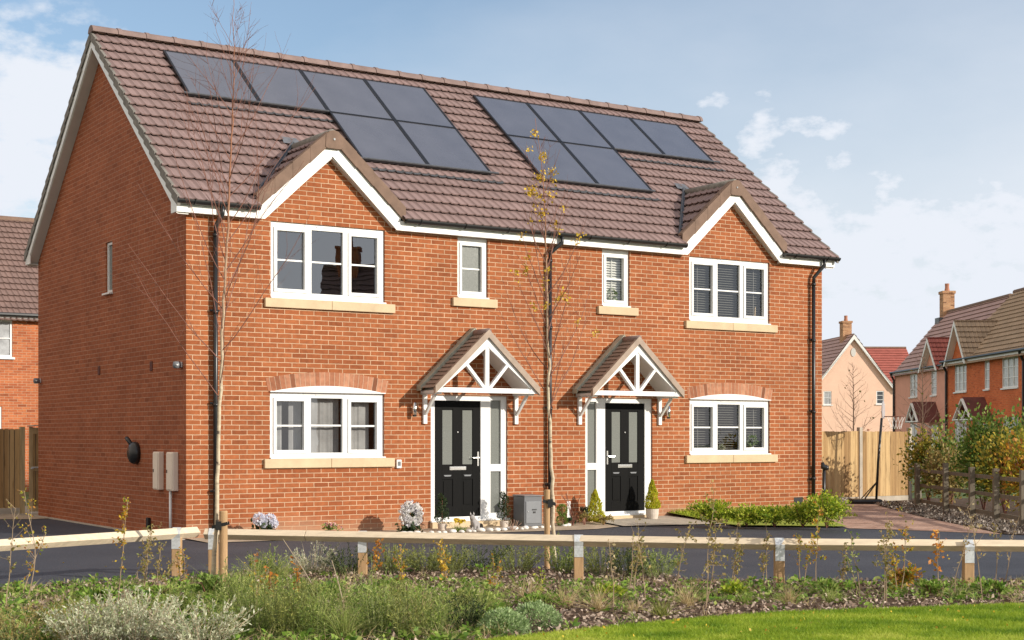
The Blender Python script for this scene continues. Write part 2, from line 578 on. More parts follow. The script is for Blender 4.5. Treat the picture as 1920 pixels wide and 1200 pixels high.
BR1, BR2, MOR = (.285, .086, .031), (.36, .120, .045), (.60, .41, .265)
M = dict(
    brick=brickmat('orange_brick', BR1, BR2, MOR, dark=.87, lowdirt=True, ms=.0066),
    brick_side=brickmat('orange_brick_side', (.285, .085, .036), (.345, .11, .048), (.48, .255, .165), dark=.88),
    soldier=brickmat('arch_brick', (.35, .14, .075), (.49, .25, .155), (.58, .42, .30), bw=.083, rh=3.0, ms=.004, offset=0, dark=.42, zoff=1.5),
    brickN=brickmat('neighbour_brick', (.38, .11, .045), (.50, .17, .07), (.55, .38, .26), dark=.7),
    brickR=brickmat('red_brick', (.60, .145, .05), (.70, .19, .065), (.60, .27, .14), dark=.8, bw=.225),
    chimney=brickmat('chimney_brick', (.42, .22, .12), (.55, .33, .18), (.5, .4, .3), bw=.225),
    tile=tilemat('roof_tile', (.265, .186, .176)),
    tile_edge=mat('verge_tile', (.19, .122, .088), .8, .12, 5),
    ridge_tile=mat('ridge_tile', (.22, .155, .14), .8, .12, 5),
    ptile_edge=mat('porch_verge', (.36, .28, .22), .8, .1, 6),
    ptile=tilemat('porch_tile', (.30, .235, .19), th=.102),
    tile_grey=mat('verge_mortar', (.20, .185, .165), .85, .2, 9),
    tileN=tilemat('neighbour_tile', (.22, .145, .125)),
    tileR=tilemat('red_tile', (.38, .115, .09)),
    tileB=tilemat('brown_tile', (.38, .28, .19)),
    tileM=tilemat('mixed_tile', (.44, .29, .255)),
    tileD=tilemat('dark_red_tile', (.13, .045, .04)),
    lead=mat('lead', (.085, .09, .10), .45, .2, 8, .5),
    leadl=mat('pale_lead', (.13, .135, .15), .5, .2, 8, .5),
    upvc=mat('white_upvc', (.76, .76, .745), .35, .02, 3, .5),
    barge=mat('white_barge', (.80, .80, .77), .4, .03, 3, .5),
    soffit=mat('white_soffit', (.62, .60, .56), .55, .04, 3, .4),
    stone=mat('sand_stone', (.58, .45, .29), .8, .06, 5, .3, .0015, 40),
    black=mat('black_plastic', (.018, .018, .019), .35, .1, 5, .5),
    glass=glassmat('window_glass', .16),
    glassd=glassmat('dark_window_glass', .05),
    glassm=glassmat('net_window_glass', .07),
    frost=mat('obscure_glass', (.16, .17, .155), .18, .12, 60, .6, .001, 160),
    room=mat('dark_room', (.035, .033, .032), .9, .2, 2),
    blind=mat('blind_slat', (.22, .22, .20), .5, .05, 2),
    curtain=mat('net_curtain', (.30, .30, .295), .8, .15, 3),
    door=mat('black_door', (.006, .006, .006), .5, .1, 8, .06, .0008, 60, stretch=(1, 1, .1)),
    chrome=mat('chrome', (.75, .75, .74), .18, .03, 4, .5, metal=1.0),
    solar=None,
    panel_frame=mat('panel_frame', (.012, .013, .016), .4, .05, 4, .5),
    tarmac=None,
    wood=mat('fence_wood', (.47, .34, .18), .75, .16, 5, .3, .002, 20, stretch=(6, 6, .6)),
    woodd=mat('gate_wood', (.36, .235, .11), .8, .2, 5, .3, .002, 20, stretch=(6, 6, .6)),
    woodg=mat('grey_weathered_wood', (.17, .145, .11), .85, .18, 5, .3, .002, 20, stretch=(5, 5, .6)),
    rail=mat('rail_timber', (.68, .57, .42), .7, .09, 4, .3, .0015, 18, stretch=(1, 6, 6)),
    post=mat('post_timber', (.44, .28, .145), .75, .14, 4, .3, .002, 20, stretch=(6, 6, .7)),
    galv=mat('galvanised_strap', (.62, .65, .67), .45, .12, 30, .5, metal=.35),
    conc=mat('concrete', (.42, .37, .30), .85, .1, 6, .3, .001, 60),
    render=mat('peach_render', (.80, .545, .41), .9, .03, 2, .2, .002, 60),
    renderP=mat('pink_render', (.74, .38, .28), .9, .04, 2, .2, .002, 60),
    bark=None,
    twig=mat('twig', (.20, .085, .06), .7, .2, 5),
    twigp=mat('pale_twig', (.40, .32, .22), .7, .2, 5),
    soil=mat('soil', (.10, .065, .042), .95, .35, 9, .2, .02, 30),
    pot=mat('cream_pot', (.56, .49, .42), .7, .06, 8),
    terracotta=mat('terracotta', (.42, .19, .12), .8, .1, 8),
    statue=mat('stone_statue', (.36, .34, .33), .9, .15, 12, .2, .002, 60),
    pebble=mat('white_pebble', (.74, .72, .68), .8, .1, 9),
    greybox=mat('grey_steel', (.105, .11, .12), .4, .05, 6, .5),
    greybox2=mat('light_grey_steel', (.17, .178, .19), .4, .05, 6, .5),
    meter=mat('meter_box', (.80, .68, .56), .55, .03, 5),
    slab=mat('paving_slab', (.42, .34, .25), .9, .15, 3, .2, .002, 40),
)


def solarmat():
    m, n, l, p = newmat('solar_glass')
    uv = n.new('ShaderNodeUVMap'); uv.uv_map = "UVMap"
    nz = n.new('ShaderNodeTexNoise'); nz.inputs['Scale'].default_value = 2.2; nz.inputs['Detail'].default_value = 5
    l.new(uv.outputs[0], nz.inputs['Vector'])
    r = ramp(n, [(.3, (.090, .095, .120)), (.75, (.112, .117, .145))])
    l.new(nz.outputs['Fac'], r.inputs[0]); l.new(r.outputs[0], p.inputs['Base Color'])
    p.inputs['Roughness'].default_value = .22
    p.inputs['Specular IOR Level'].default_value = .5
    p.inputs['Coat Weight'].default_value = 1.0
    p.inputs['Coat Roughness'].default_value = .12
    return m


def tarmacmat():
    m, n, l, p = newmat('tarmac')
    tcn = n.new('ShaderNodeTexCoord')
    nz = n.new('ShaderNodeTexNoise'); nz.inputs['Scale'].default_value = .55; nz.inputs['Detail'].default_value = 7
    l.new(tcn.outputs['Object'], nz.inputs['Vector'])
    n2 = n.new('ShaderNodeTexVoronoi'); n2.inputs['Scale'].default_value = 75
    l.new(tcn.outputs['Object'], n2.inputs['Vector'])
    r = ramp(n, [(.3, (.044, .048, .060)), (.7, (.070, .074, .090))])
    l.new(nz.outputs['Fac'], r.inputs[0])
    r2 = ramp(n, [(0, (.65, .65, .65)), (.6, (1.1, 1.1, 1.1)), (.97, (1.1, 1.1, 1.1)), (1, (2.6, 2.5, 2.4))])
    l.new(n2.outputs['Color'], r2.inputs[0])
    mx = n.new('ShaderNodeMix'); mx.data_type = 'RGBA'; mx.blend_type = 'MULTIPLY'; mx.inputs['Factor'].default_value = 1
    l.new(r.outputs[0], mx.inputs['A']); l.new(r2.outputs[0], mx.inputs['B'])
    l.new(mx.outputs['Result'], p.inputs['Base Color'])
    p.inputs['Roughness'].default_value = .7
    p.inputs['Specular IOR Level'].default_value = .35
    bp = n.new('ShaderNodeBump'); bp.inputs['Distance'].default_value = .006
    l.new(n2.outputs['Distance'], bp.inputs['Height']); l.new(bp.outputs[0], p.inputs['Normal'])
    return m


def barkmat():
    m, n, l, p = newmat('birch_bark')
    tcn = n.new('ShaderNodeTexCoord')
    mpn = n.new('ShaderNodeMapping'); mpn.inputs['Scale'].default_value = (10, 10, 22)
    l.new(tcn.outputs['Object'], mpn.inputs[0])
    nz = n.new('ShaderNodeTexNoise'); nz.inputs['Scale'].default_value = 1.0; nz.inputs['Detail'].default_value = 3
    l.new(mpn.outputs[0], nz.inputs['Vector'])
    r = ramp(n, [(.30, (.06, .04, .035)), (.38, (.45, .36, .25)), (.7, (.62, .53, .38))])
    l.new(nz.outputs['Fac'], r.inputs[0])
    # young reddish wood higher up the tree
    sp = n.new('ShaderNodeSeparateXYZ'); l.new(tcn.outputs['Object'], sp.inputs[0])
    mrn = n.new('ShaderNodeMapRange'); l.new(sp.outputs['Z'], mrn.inputs['Value'])
    mrn.inputs['From Min'].default_value = 2.0; mrn.inputs['From Max'].default_value = 4.2
    mx = n.new('ShaderNodeMix'); mx.data_type = 'RGBA'
    l.new(mrn.outputs[0], mx.inputs['Factor']); l.new(r.outputs[0], mx.inputs['A'])
    mx.inputs['B'].default_value = (.30, .13, .07, 1)
    l.new(mx.outputs['Result'], p.inputs['Base Color'])
    p.inputs['Roughness'].default_value = .7
    return m


M['solar'], M['tarmac'], M['bark'] = solarmat(), tarmacmat(), barkmat()

# ---------------------------------------------------------------- ground
def sheet(name, pts, z, m, kind='structure', sub=None):
    mb = MB()
    vs = [(p[0], p[1], p[2] if len(p) > 2 else z) for p in pts]
    mb.add(vs, [tuple(range(len(vs)))])
    o = mb.build(name, m)
    return struct(o, kind)


grassm = mat('far_grass', (.10, .13, .045), .9, .3, .6, .2, .01, 20)
sheet('ground', [(-400, -60), (400, -60), (400, 1200), (-400, 1200)], -.05, grassm)
road_far = [(-30, 26.5), (-8.86, 27.75), (-8.0, 29.0), (-3.0, 30.5), (2.0, 33), (5.0, 33), (6.2, 29.2)]
road_far += [tuple(gp(1590, 991)[:2]), tuple(gp(1740, 996)[:2]), tuple(gp(1880, 1002)[:2]), tuple(gp(1920, 1003)[:2]), (11, 21.6), (22, 17)]
near = [(22, 14.5), (8, 15.7), tuple(gp(1920, 1091)[:2]), tuple(gp(1600, 1092)[:2]), tuple(gp(1300, 1090)[:2]),
        tuple(gp(1230, 1075)[:2]), tuple(gp(1100, 1068)[:2]), tuple(gp(850, 1064)[:2]), tuple(gp(560, 1066)[:2]), tuple(gp(430, 1078)[:2]),
        tuple(gp(330, 1088)[:2]), tuple(gp(150, 1096)[:2]), tuple(gp(0, 1106)[:2]), (-9, 13.2), (-30, 7)]
sheet('road', road_far + near, 0.0, M['tarmac'])
# bed in front
lawn_edge = [(-1.2, 10.2), (.0, 11.25), tuple(gp(1100, 1188)[:2]), tuple(gp(1200, 1177)[:2]), tuple(gp(1320, 1166)[:2]), tuple(gp(1450, 1156)[:2]),
             tuple(gp(1700, 1147)[:2]), tuple(gp(1920, 1139)[:2]), (9, 14.2), (22, 13.4)]
bed_poly = near[::-1] + lawn_edge[::-1] + [(-12, 2), (-30, 2)]
sheet('planting_bed', [p for p in bed_poly], 0.012, M['soil'])


def lawnmat():
    m, n, l, p = newmat('lawn')
    tcn = n.new('ShaderNodeTexCoord')
    nz = n.new('ShaderNodeTexNoise'); nz.inputs['Scale'].default_value = 2.2; nz.inputs['Detail'].default_value = 8; nz.inputs['Roughness'].default_value = .7
    l.new(tcn.outputs['Object'], nz.inputs['Vector'])
    r = ramp(n, [(.3, (.20, .27, .02)), (.7, (.36, .40, .04))])
    l.new(nz.outputs['Fac'], r.inputs[0]); l.new(r.outputs[0], p.inputs['Base Color'])
    p.inputs['Roughness'].default_value = .9
    return m


lawnm = lawnmat()
sheet('lawn', lawn_edge + [(22, -30), (-12, -30), (-12, 2)], 0.03, lawnm)


def pavmat():
    m = brickmat('block_paving', (.38, .23, .17), (.58, .40, .31), (.28, .20, .16), bw=.21, rh=.105, ms=.004, dark=.7)
    return m


drive_pts = [gp(1590, 991), gp(1740, 996), gp(1880, 1002), (7.8, 25.5, 0), (7.85, 28.5, 0), (8.15, 33.2, 0), (9.4, 37, 0), (3, 34, 0), (6.1, 29.4, 0), (5.75, 27.3, 0)]
sheet('driveway', [(p[0], p[1], .006) for p in drive_pts], .006, pavmat())
sheet('rear_paving', [(-30, 26.55, .006), (-8.9, 27.8, .006), (-8.0, 29.05, .006), (-8.5, 33, .006), (-30, 33, .006)], .006, M['slab'])
# gravel bed right of the drive
sheet('gravel_border', [(7.78, 23.5, .01), (7.83, 25.5, .012), (7.88, 28.5, .012), (8.18, 33.2, .012), (9.4, 37, .012), (22, 37, .012), (22, 17.2, .01), (11, 21.7, .01), (8.05, 23.35, .01)], .01, M['soil'])
# front gardens
sheet('front_border', [HB(-.0, 0, .02), HB(-.0, -.9, .01), HB(3.6, -1.15, .01), HB(6.6, -1.35, .01), HB(7.35, -1.0, .01), HB(7.5, 0, .04)], 0, M['slab'])
sheet('front_path', [HB(7.5, 0, .07), HB(7.4, -1.05, .02), HB(8.3, -1.25, .02), HB(9.35, -1.5, .02), HB(9.2, 0, .10)], 0, M['conc'])
gl = [HB(9.2, 0, .16), HB(9.3, -1.45, .03)] + [Vector((*gp(x, y)[:2], .03)) for x, y in ((1380, 988), (1480, 989), (1588, 990))] + [Vector((5.75, 27.3, .05)), Vector((6.1, 29.4, .14))]
sheet('front_lawn', gl, 0, lawnm)
# pale kerb strip at the foot of the side wall and along the road
mb = MB(); mb.box(-.10, 0.0, 0, 8, -.3, .012)
struct(mb.build('edging_strip', M['conc'], None, P0, TH))

# ---------------------------------------------------------------- wall with openings
def wall_holes(mb, x0, x1, z0, z1, holes, y=0.0, reveal=.10):
    xs = sorted({x0, x1, *[h[0] for h in holes], *[h[1] for h in holes]})
    zs = sorted({z0, z1, *[h[2] for h in holes], *[h[3] for h in holes]})
    for i in range(len(xs) - 1):
        for j in range(len(zs) - 1):
            a, b, c, d = xs[i], xs[i + 1], zs[j], zs[j + 1]
            cx_, cz_ = (a + b) / 2, (c + d) / 2
            if any(h[0] < cx_ < h[1] and h[2] < cz_ < h[3] for h in holes):
                continue
            mb.quad((a, y, c), (b, y, c), (b, y, d), (a, y, d))
    for a, b, c, d in holes:
        mb.quad((a, y, c), (a, y, d), (a, y + reveal, d), (a, y + reveal, c))
        mb.quad((b, y, d), (b, y, c), (b, y + reveal, c), (b, y + reveal, d))
        mb.quad((a, y, d), (b, y, d), (b, y + reveal, d), (a, y + reveal, d))
        mb.quad((b, y, c), (a, y, c), (a, y + reveal, c), (b, y + reveal, c))


def tiles(mb, org, au, av, length, slope, n, pitch=.167, gauge=.318, amp=.016, lift=.056, keep=None, samples=8, jitter=.004, flip=False, base=0.0, u0=0):
    """rows of interlocking roof tiles as real wavy courses; au along the eave, av up the slope, n the normal"""
    org, au, av, n = Vector(org), Vector(au).normalized(), Vector(av).normalized(), Vector(n).normalized()
    nu = max(1, int(round(length / pitch * samples)))
    nc = int(math.ceil(slope / gauge))
    prof = []
    for i in range(nu + 1):
        t = (i * length / nu / pitch + u0) % 1.0
        # pantile roll: broad pan, rounded roll
        h = amp * (math.exp(-((t - .5) / .15) ** 2) * 1.9 - .5 + .25 * math.cos(2 * math.pi * t))
        prof.append(h if amp else 0)
    for c in range(nc):
        v0 = c * gauge
        v1 = min(slope, (c + 1) * gauge)
        js = [random.uniform(-jitter, jitter) for _ in range(nu // (2 * samples) + 2)]
        lo, hi, un, ub = [], [], [], []
        for i in range(nu + 1):
            u = i * length / nu
            j = js[i // (2 * samples)]
            lo.append(org + au * u + av * (v0 + j - .012) + n * (base + prof[i] + lift))
            hi.append(org + au * u + av * (v1 + .05) + n * (base + prof[i] - .003))
            un.append(org + au * u + av * (v0 + j - .010) + n * (base + prof[i] + lift * .60))
            ub.append(org + au * u + av * (v0 + j + .05) + n * (base + prof[i] + lift * .30))
        for i in range(nu):
            if keep:
                cpt = (lo[i] + hi[i + 1]) / 2
                if not keep(cpt):
                    continue
            uu0, uu1 = i * length / nu, (i + 1) * length / nu
            q = [lo[i], lo[i + 1], hi[i + 1], hi[i]]
            w = [(uu0, v0 + .001), (uu1, v0 + .001), (uu1, v1 - .001), (uu0, v1 - .001)]
            r = [un[i], un[i + 1], lo[i + 1], lo[i]]
            wr = [(uu0, v0 + .001)] * 4
            k_ = [ub[i], ub[i + 1], un[i + 1], un[i]]
            if flip:
                q, w, r, k_ = q[::-1], w[::-1], r[::-1], k_[::-1]
            mb.add(q, [(0, 1, 2, 3)], [w])
            mb.add(r, [(0, 1, 2, 3)], [wr])
            mb.add(k_, [(0, 1, 2, 3)], [wr])


# ---------------------------------------------------------------- THE HOUSE
L, DP = 13.10, 8.0
ME = .814                                     # roof pitch
def zmain(d): return 5.06 + (d + .2) * ME
house = thing('semi_detached_house', 'large orange red brick semi-detached pair with twin gables, tiled roof and two black front doors', 'house', P0, TH)
cosm = 1 / math.sqrt(1 + ME * ME)

WIN = dict(
    LU=dict(x0=1.365, x1=3.36, z0=3.69, z1=4.885, cols=[(1.486, 1.945, 3.85, 4.746), (2.074, 2.62, 3.797, 4.796), (2.768, 3.228, 3.85, 4.746)]),
    RU=dict(x0=9.72, x1=11.715, z0=3.69, z1=4.885, cols=[(9.845, 10.30, 3.85, 4.746), (10.435, 10.985, 3.797, 4.796), (11.13, 11.585, 3.85, 4.746)]),
    LL=dict(x0=1.355, x1=3.35, z0=1.20, z1=2.235, cols=[(1.476, 1.935, 1.335, 2.095), (2.064, 2.615, 1.29, 2.15), (2.763, 3.22, 1.335, 2.095)]),
    RL=dict(x0=9.73, x1=11.72, z0=1.20, z1=2.235, cols=[(9.845, 10.30, 1.335, 2.095), (10.435, 10.99, 1.29, 2.15), (11.13, 11.59, 1.335, 2.095)]),
    SL=dict(x0=4.728, x1=5.326, z0=3.865, z1=4.885, cols=[(4.83, 5.21, 3.985, 4.745)]),
    SR=dict(x0=7.72, x1=8.335, z0=3.865, z1=4.885, cols=[(7.83, 8.215, 3.985, 4.745)]),
)
doorsX = [(4.215, 5.72, .13, 2.232), (7.355, 8.855, .13, 2.232)]
holes = [(w['x0'], w['x1'], w['z0'], w['z1']) for w in WIN.values()] + doorsX
mb = MB()
wall_holes(mb, 0, L, -.35, 4.92, holes)
mb.quad((0, .001, 4.92), (L, .001, 4.92), (L, .001, 5.0), (0, .001, 5.0))
for c in (2.36, 10.72):                       # gables over the bedrooms
    mb.add([(c - 1.25, 0, 4.92), (c + 1.25, 0, 4.92), (c, 0, 6.10)], [(0, 1, 2)])
mb.build('front_wall', M['brick'], house)
# gable and rear walls, with the side window opening
sw = (3.47, 3.83, 3.99, 4.86)
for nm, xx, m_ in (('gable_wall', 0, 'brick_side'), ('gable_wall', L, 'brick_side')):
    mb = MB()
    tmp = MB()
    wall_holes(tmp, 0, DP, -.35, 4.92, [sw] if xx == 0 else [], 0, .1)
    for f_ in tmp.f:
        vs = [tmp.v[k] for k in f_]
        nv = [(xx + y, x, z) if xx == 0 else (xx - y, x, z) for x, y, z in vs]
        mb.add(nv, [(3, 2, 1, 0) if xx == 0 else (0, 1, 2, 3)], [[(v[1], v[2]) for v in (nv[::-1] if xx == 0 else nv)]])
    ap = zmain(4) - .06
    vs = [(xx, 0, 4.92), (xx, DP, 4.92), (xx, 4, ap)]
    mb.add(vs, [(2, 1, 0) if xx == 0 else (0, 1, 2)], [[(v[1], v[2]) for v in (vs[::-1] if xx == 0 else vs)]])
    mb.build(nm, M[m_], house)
mb = MB(); mb.quad((L, DP, -.35), (0, DP, -.35), (0, DP, 5), (L, DP, 5))
mb.build('rear_wall', M['brick'], house)

# main roof
dorm = (2.36, 10.72)
def zdorm(x, c): return 6.34 - .9 * abs(x - c)
def keep_main(p):
    for c in dorm:
        if abs(p.x - c) < 1.24 and p.z < zdorm(p.x, c) - .03:
            return False
    return True
VX0, VX1 = -.20, L + .22
roof = MB()
sl = 4.2 / cosm
tiles(roof, (VX0, -.22, zmain(-.22)), (1, 0, 0), (0, 1, ME), VX1 - VX0, sl + .02, (0, -ME, 1), keep=keep_main)
tiles(roof, (VX0, DP + .22, zmain(-.22)), (1, 0, 0), (0, -1, ME), VX1 - VX0, sl + .02, (0, ME, 1), samples=4, flip=True)
roof_o = roof.build('roof', M['tile'], house, smooth=False)
# underlay just below the tiles
mb = MB()
def under(x0, x1, d0, d1):
    mb.add([(x0, d0, zmain(d0) - .03), (x1, d0, zmain(d0) - .03), (x1, d1, zmain(d1) - .03), (x0, d1, zmain(d1) - .03)], [(0, 1, 2, 3)])
under(VX0 + .02, 1.10, -.18, 4.0); under(3.62, 9.46, -.18, 4.0); under(11.98, VX1 - .02, -.18, 4.0)
under(1.10, 3.62, 1.3, 4.0); under(9.46, 11.98, 1.3, 4.0)
mb.add([(VX0 + .02, 4, zmain(4) - .03), (VX1 - .02, 4, zmain(4) - .03), (VX1 - .02, 8.18, zmain(-.18) - .03), (VX0 + .02, 8.18, zmain(-.18) - .03)], [(0, 1, 2, 3)])
mb.build('roof_underlay', M['lead'], roof_o)
# ridge tiles
mb = MB()
x = VX0 - .01
k = 0
while x < VX1 - .05:
    x1 = min(x + .50, VX1 + .02)
    for seg, (a, b, r) in enumerate(((x, x1 - .05, .125), (x1 - .055, x1 + .012, .137))):
        n = 12
        vs = []
        for xx in (a, b):
            for i in range(n + 1):
                an = math.pi * i / n
                vs.append((xx, 4 - math.cos(an) * r * 1.15, zmain(4) - .005 + math.sin(an) * r))
        fs = [(i, i + n + 1, i + n + 2, i + 1) for i in range(n)]
        fs += [tuple(range(n, -1, -1)), tuple(range(n + 1, 2 * n + 2))]
        mb.add(vs, fs)
    x = x1
mb.build('ridge', M['ridge_tile'], roof_o)
# verge: stepped tile ends and bargeboards
def perp(d, off, rear=False):
    """point below the roof surface by off (perpendicular); returns y,z"""
    y = d if not rear else DP - d
    return y, zmain(d) - off / cosm
for xv, sx_ in ((VX0, -1), (VX1, 1)):
    mb = MB()
    nc = 17
    for rear in (False, True):
        for c in range(nc):
            d0 = -.22 + c * .318 * cosm
            d1 = min(4.0, d0 + .325 * cosm)
            za = zmain(d0) + .065; zb = zmain(d1) + .015
            pl = [(d0, za - .15), (d0, za), (d1, zb), (d1, zb - .15)]
            if rear:
                pl = [(DP - a, b) for a, b in pl][::-1]
            mb.prism_x(pl, xv - .018 if sx_ < 0 else xv - .03, xv + .03 if sx_ < 0 else xv + .018)
    mb.build('verge_trim', M['tile_grey'], roof_o)
    mb = MB()
    for rear in (False, True):
        a0, a1 = .10, .205
        pts = []
        for d, off in ((-.11, a0), (4.0, a0), (4.0, a1), (-.11, a1)):
            y = d if not rear else DP - d
            pts.append((y, zmain(d) - off / cosm))
        if rear:
            pts = pts[::-1]
        xb0, xb1 = (xv + .005, xv + .027) if sx_ < 0 else (xv - .027, xv - .005)
        mb.prism_x(pts, xb0, xb1)
        # box end where the board meets the eaves
        ye = [(-.13, 4.885), (-.13, 5.02), (.12, 5.14), (.12, 4.885)]
        if rear:
            ye = [(DP - a, b) for a, b in ye][::-1]
        mb.prism_x(ye, xb0 + .002, xb1 - .002)
    mb.build('bargeboard', M['barge'], house)
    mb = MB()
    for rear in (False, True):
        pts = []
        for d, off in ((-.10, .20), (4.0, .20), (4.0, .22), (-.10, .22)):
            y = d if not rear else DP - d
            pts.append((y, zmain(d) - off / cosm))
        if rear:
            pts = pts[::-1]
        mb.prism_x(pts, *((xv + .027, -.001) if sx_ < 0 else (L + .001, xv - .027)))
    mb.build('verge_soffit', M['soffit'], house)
# eaves: fascia, soffit, gutter
segs = [(VX0 + .005, 1.17), (3.56, 9.53), (11.92, VX1 - .005)]
for a, b in segs:
    mb = MB(); mb.box(a, b, -.132, -.112, 4.885, 5.04)
    mb.box(a, b, -.112, -.001, 4.888, 4.90)
    mb.build('fascia', M['barge'], house)
mb = MB(); mb.box(VX0, VX1, DP + .15, DP + .17, 4.885, 5.04); mb.box(VX0, VX1, DP + .001, DP + .15, 4.888, 4.90)
mb.build('fascia', M['barge'], house)
for a, b in ((VX0 + .0, 1.09), (3.65, 9.47), (11.93, VX1 + .03)):
    mb = MB()
    n = 10
    r = .066
    vs = []
    for xx in (a, b):
        for i in range(n + 1):
            an = math.pi * i / n
            vs.append((xx, -.196 - math.cos(an) * r, 5.062 - math.sin(an) * r))
        for i in range(n + 1):
            an = math.pi * (n - i) / n
            vs.append((xx, -.196 - math.cos(an) * (r - .006), 5.060 - math.sin(an) * (r - .006)))
    w = 2 * n + 2
    fs = [(i, (i + 1) % w, (i + 1) % w + w, i + w) for i in range(w)]
    mb.add(vs, fs)
    for xe in (a, b):
        vs = [(xe, -.196 - math.cos(math.pi * i / n) * r, 5.062 - math.sin(math.pi * i / n) * r) for i in range(n + 1)]
        vs2 = [(xe + (.012 if xe == b else -.012), y, z) for _, y, z in vs]
        mb.add(vs + vs2, [tuple(range(n + 1)), tuple(range(2 * n + 1, n, -1))] + [(i, i + n + 1, i + n + 2, i + 1) for i in range(n)])
    g = mb.build('gutter', M['black'], house)
    x = a + .25
    while x < b:
        mb = MB()
        mb.tube([(x, -.196 - math.cos(math.pi * i / 8) * (r + .006), 5.062 - math.sin(math.pi * i / 8) * (r + .006)) for i in range(9)], .009, 5)
        mb.build('bracket', M['black'], g)
        x += .85
# downpipes
def downpipe(x, xtop, ztop, z0=.05):
    mb = MB()
    mb.tube([(xtop, -.196, 5.02), (xtop, -.19, 4.90), (x, -.085, ztop), (x, -.075, ztop - .15)], .036, 10)
    mb.tube([(x, -.075, ztop - .12), (x, -.075, z0)], .036, 12)
    for z in (ztop - .16, 3.4, 2.0, .7):
        mb.tube([(x, -.075, z), (x, -.075, z + .05)], .045, 12)
    for z in (3.45, 2.05, .72):
        mb.box(x - .075, x + .075, -.05, -.03, z - .015, z + .015)
        mb.box(x - .02, x + .02, -.05, 0, z - .015, z + .015)
    mb.build('downpipe', M['black'], house, smooth=True)
downpipe(.435, .50, 4.72, -.1)
downpipe(6.545, 6.72, 4.72, 0)
downpipe(12.80, 12.98, 4.66, .15)

# dormer gables
for c in dorm:
    hw = 1.285
    dm = MB()
    m9 = .9
    cd = 1 / math.sqrt(1 + m9 * m9)
    yf = -.15
    for sgn in (-1, 1):
        x0 = c + sgn * hw
        z0 = zdorm(x0, c) - .03
        kd = lambda p: p.z > zmain(p.y) - .10
        tiles(dm, (x0, yf + .03, z0), (0, 1, 0), (-sgn, 0, m9), 1.75, hw / cd + .02, (sgn * m9, 0, 1), flip=(sgn < 0), keep=kd, gauge=.30, u0=.2)
    dr = dm.build('dormer_roof', M['tile'], house)
    # dormer soffit below the verge
    mb = MB()
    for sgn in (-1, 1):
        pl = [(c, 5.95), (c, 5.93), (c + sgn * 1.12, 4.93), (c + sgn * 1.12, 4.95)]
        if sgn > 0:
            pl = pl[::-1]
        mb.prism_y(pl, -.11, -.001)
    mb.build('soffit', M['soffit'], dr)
    # white barge
    mb = MB()
    hb = 1.215
    for sgn in (-1, 1):
        pl = [(c, 5.955), (c + sgn * (5.955 - 4.885) / .9 * .965, 4.885), (c + sgn * hb, 4.885), (c + sgn * hb, 6.185 - .9 * hb), (c, 6.185)]
        if sgn < 0:
            pl = pl[::-1]
        mb.prism_y(pl, -.135, -.11)
        xe = c + sgn * hb
        mb.box(min(xe, xe - sgn * .02), max(xe, xe - sgn * .02), -.11, 0.0, 4.886, 5.07)
    mb.build('bargeboard', M['barge'], dr, bevel=.002)
    # brown verge caps, overlapping pieces
    mb = MB()
    nseg = 4
    for sgn in (-1, 1):
        for i in range(nseg):
            a = .10 + (hw - .10) * i / nseg
            b = .10 + (hw - .10) * (i + 1) / nseg + .012
            dz = .012 * (1 if i % 1 == 0 else 0)
            za, zb = 6.42 - .9 * a, 6.42 - .9 * b
            pl = [(c + sgn * a, za - .23 + .0), (c + sgn * b, zb - .245), (c + sgn * b, zb + dz), (c + sgn * a, za)]
            if sgn < 0:
                pl = pl[::-1]
            mb.prism_y(pl, -.165 - .004 * (nseg - i), -.137)
            # flange lying on the tiles
            pl = [(c + sgn * a, za - .02), (c + sgn * b, zb - .02), (c + sgn * b, zb + .008 + dz), (c + sgn * a, za + .012)]
            if sgn < 0:
                pl = pl[::-1]
            mb.prism_y(pl, -.145, -.04)
    # cap piece at the apex
    pl = [(c - .15, 6.09), (c - .11, 6.07), (c + .11, 6.07), (c + .15, 6.09), (c + .14, 6.28), (c + .08, 6.345), (c, 6.365), (c - .08, 6.345), (c - .14, 6.28)]
    mb.prism_y(pl, -.191, -.06)
    mb.build('verge_cap', M['tile_edge'], dr, bevel=.006)
    mb = MB(); mb.lathe([(.018, 0), (.018, .01)], 10)
    mb.v = [(c + x_, -.192 - z_, 6.22 + y_) for x_, y_, z_ in mb.v]
    mb.build('fixing_screw', M['greybox2'], dr)
    # ridge of the dormer
    mb = MB()
    yb = -.2 + (6.34 - 5.06) / ME
    mb.tube([(c, -.12, 6.31), (c, yb + .03, 6.31)], .085, 12)
    mb.build('dormer_ridge', M['tile_grey'], dr, smooth=True)
    mb = MB()
    for sgn in (-1, 1):
        xv = c + sgn * 1.27
        a = Vector((xv, -.05, zmain(-.05) + .06)); b = Vector((c, yb + .0, zmain(yb) + .07))
        mb.bar(a, b, .06, .03, (0, -.6, .8))
        mb.tube([a + Vector((0, 0, .02)), b + Vector((0, 0, .02))], .016, 6)
    mb.build('valley_lining', M['lead'], dr)
    mb = MB()
    mb.add([(c - .17, yb - .02, zmain(yb - .02) + .08), (c + .17, yb - .02, zmain(yb - .02) + .08), (c + .13, yb + .15, zmain(yb + .15) + .075), (c - .13, yb + .15, zmain(yb + .15) + .075)], [(0, 1, 2, 3)])
    mb.build('lead_saddle', M['leadl'], dr)

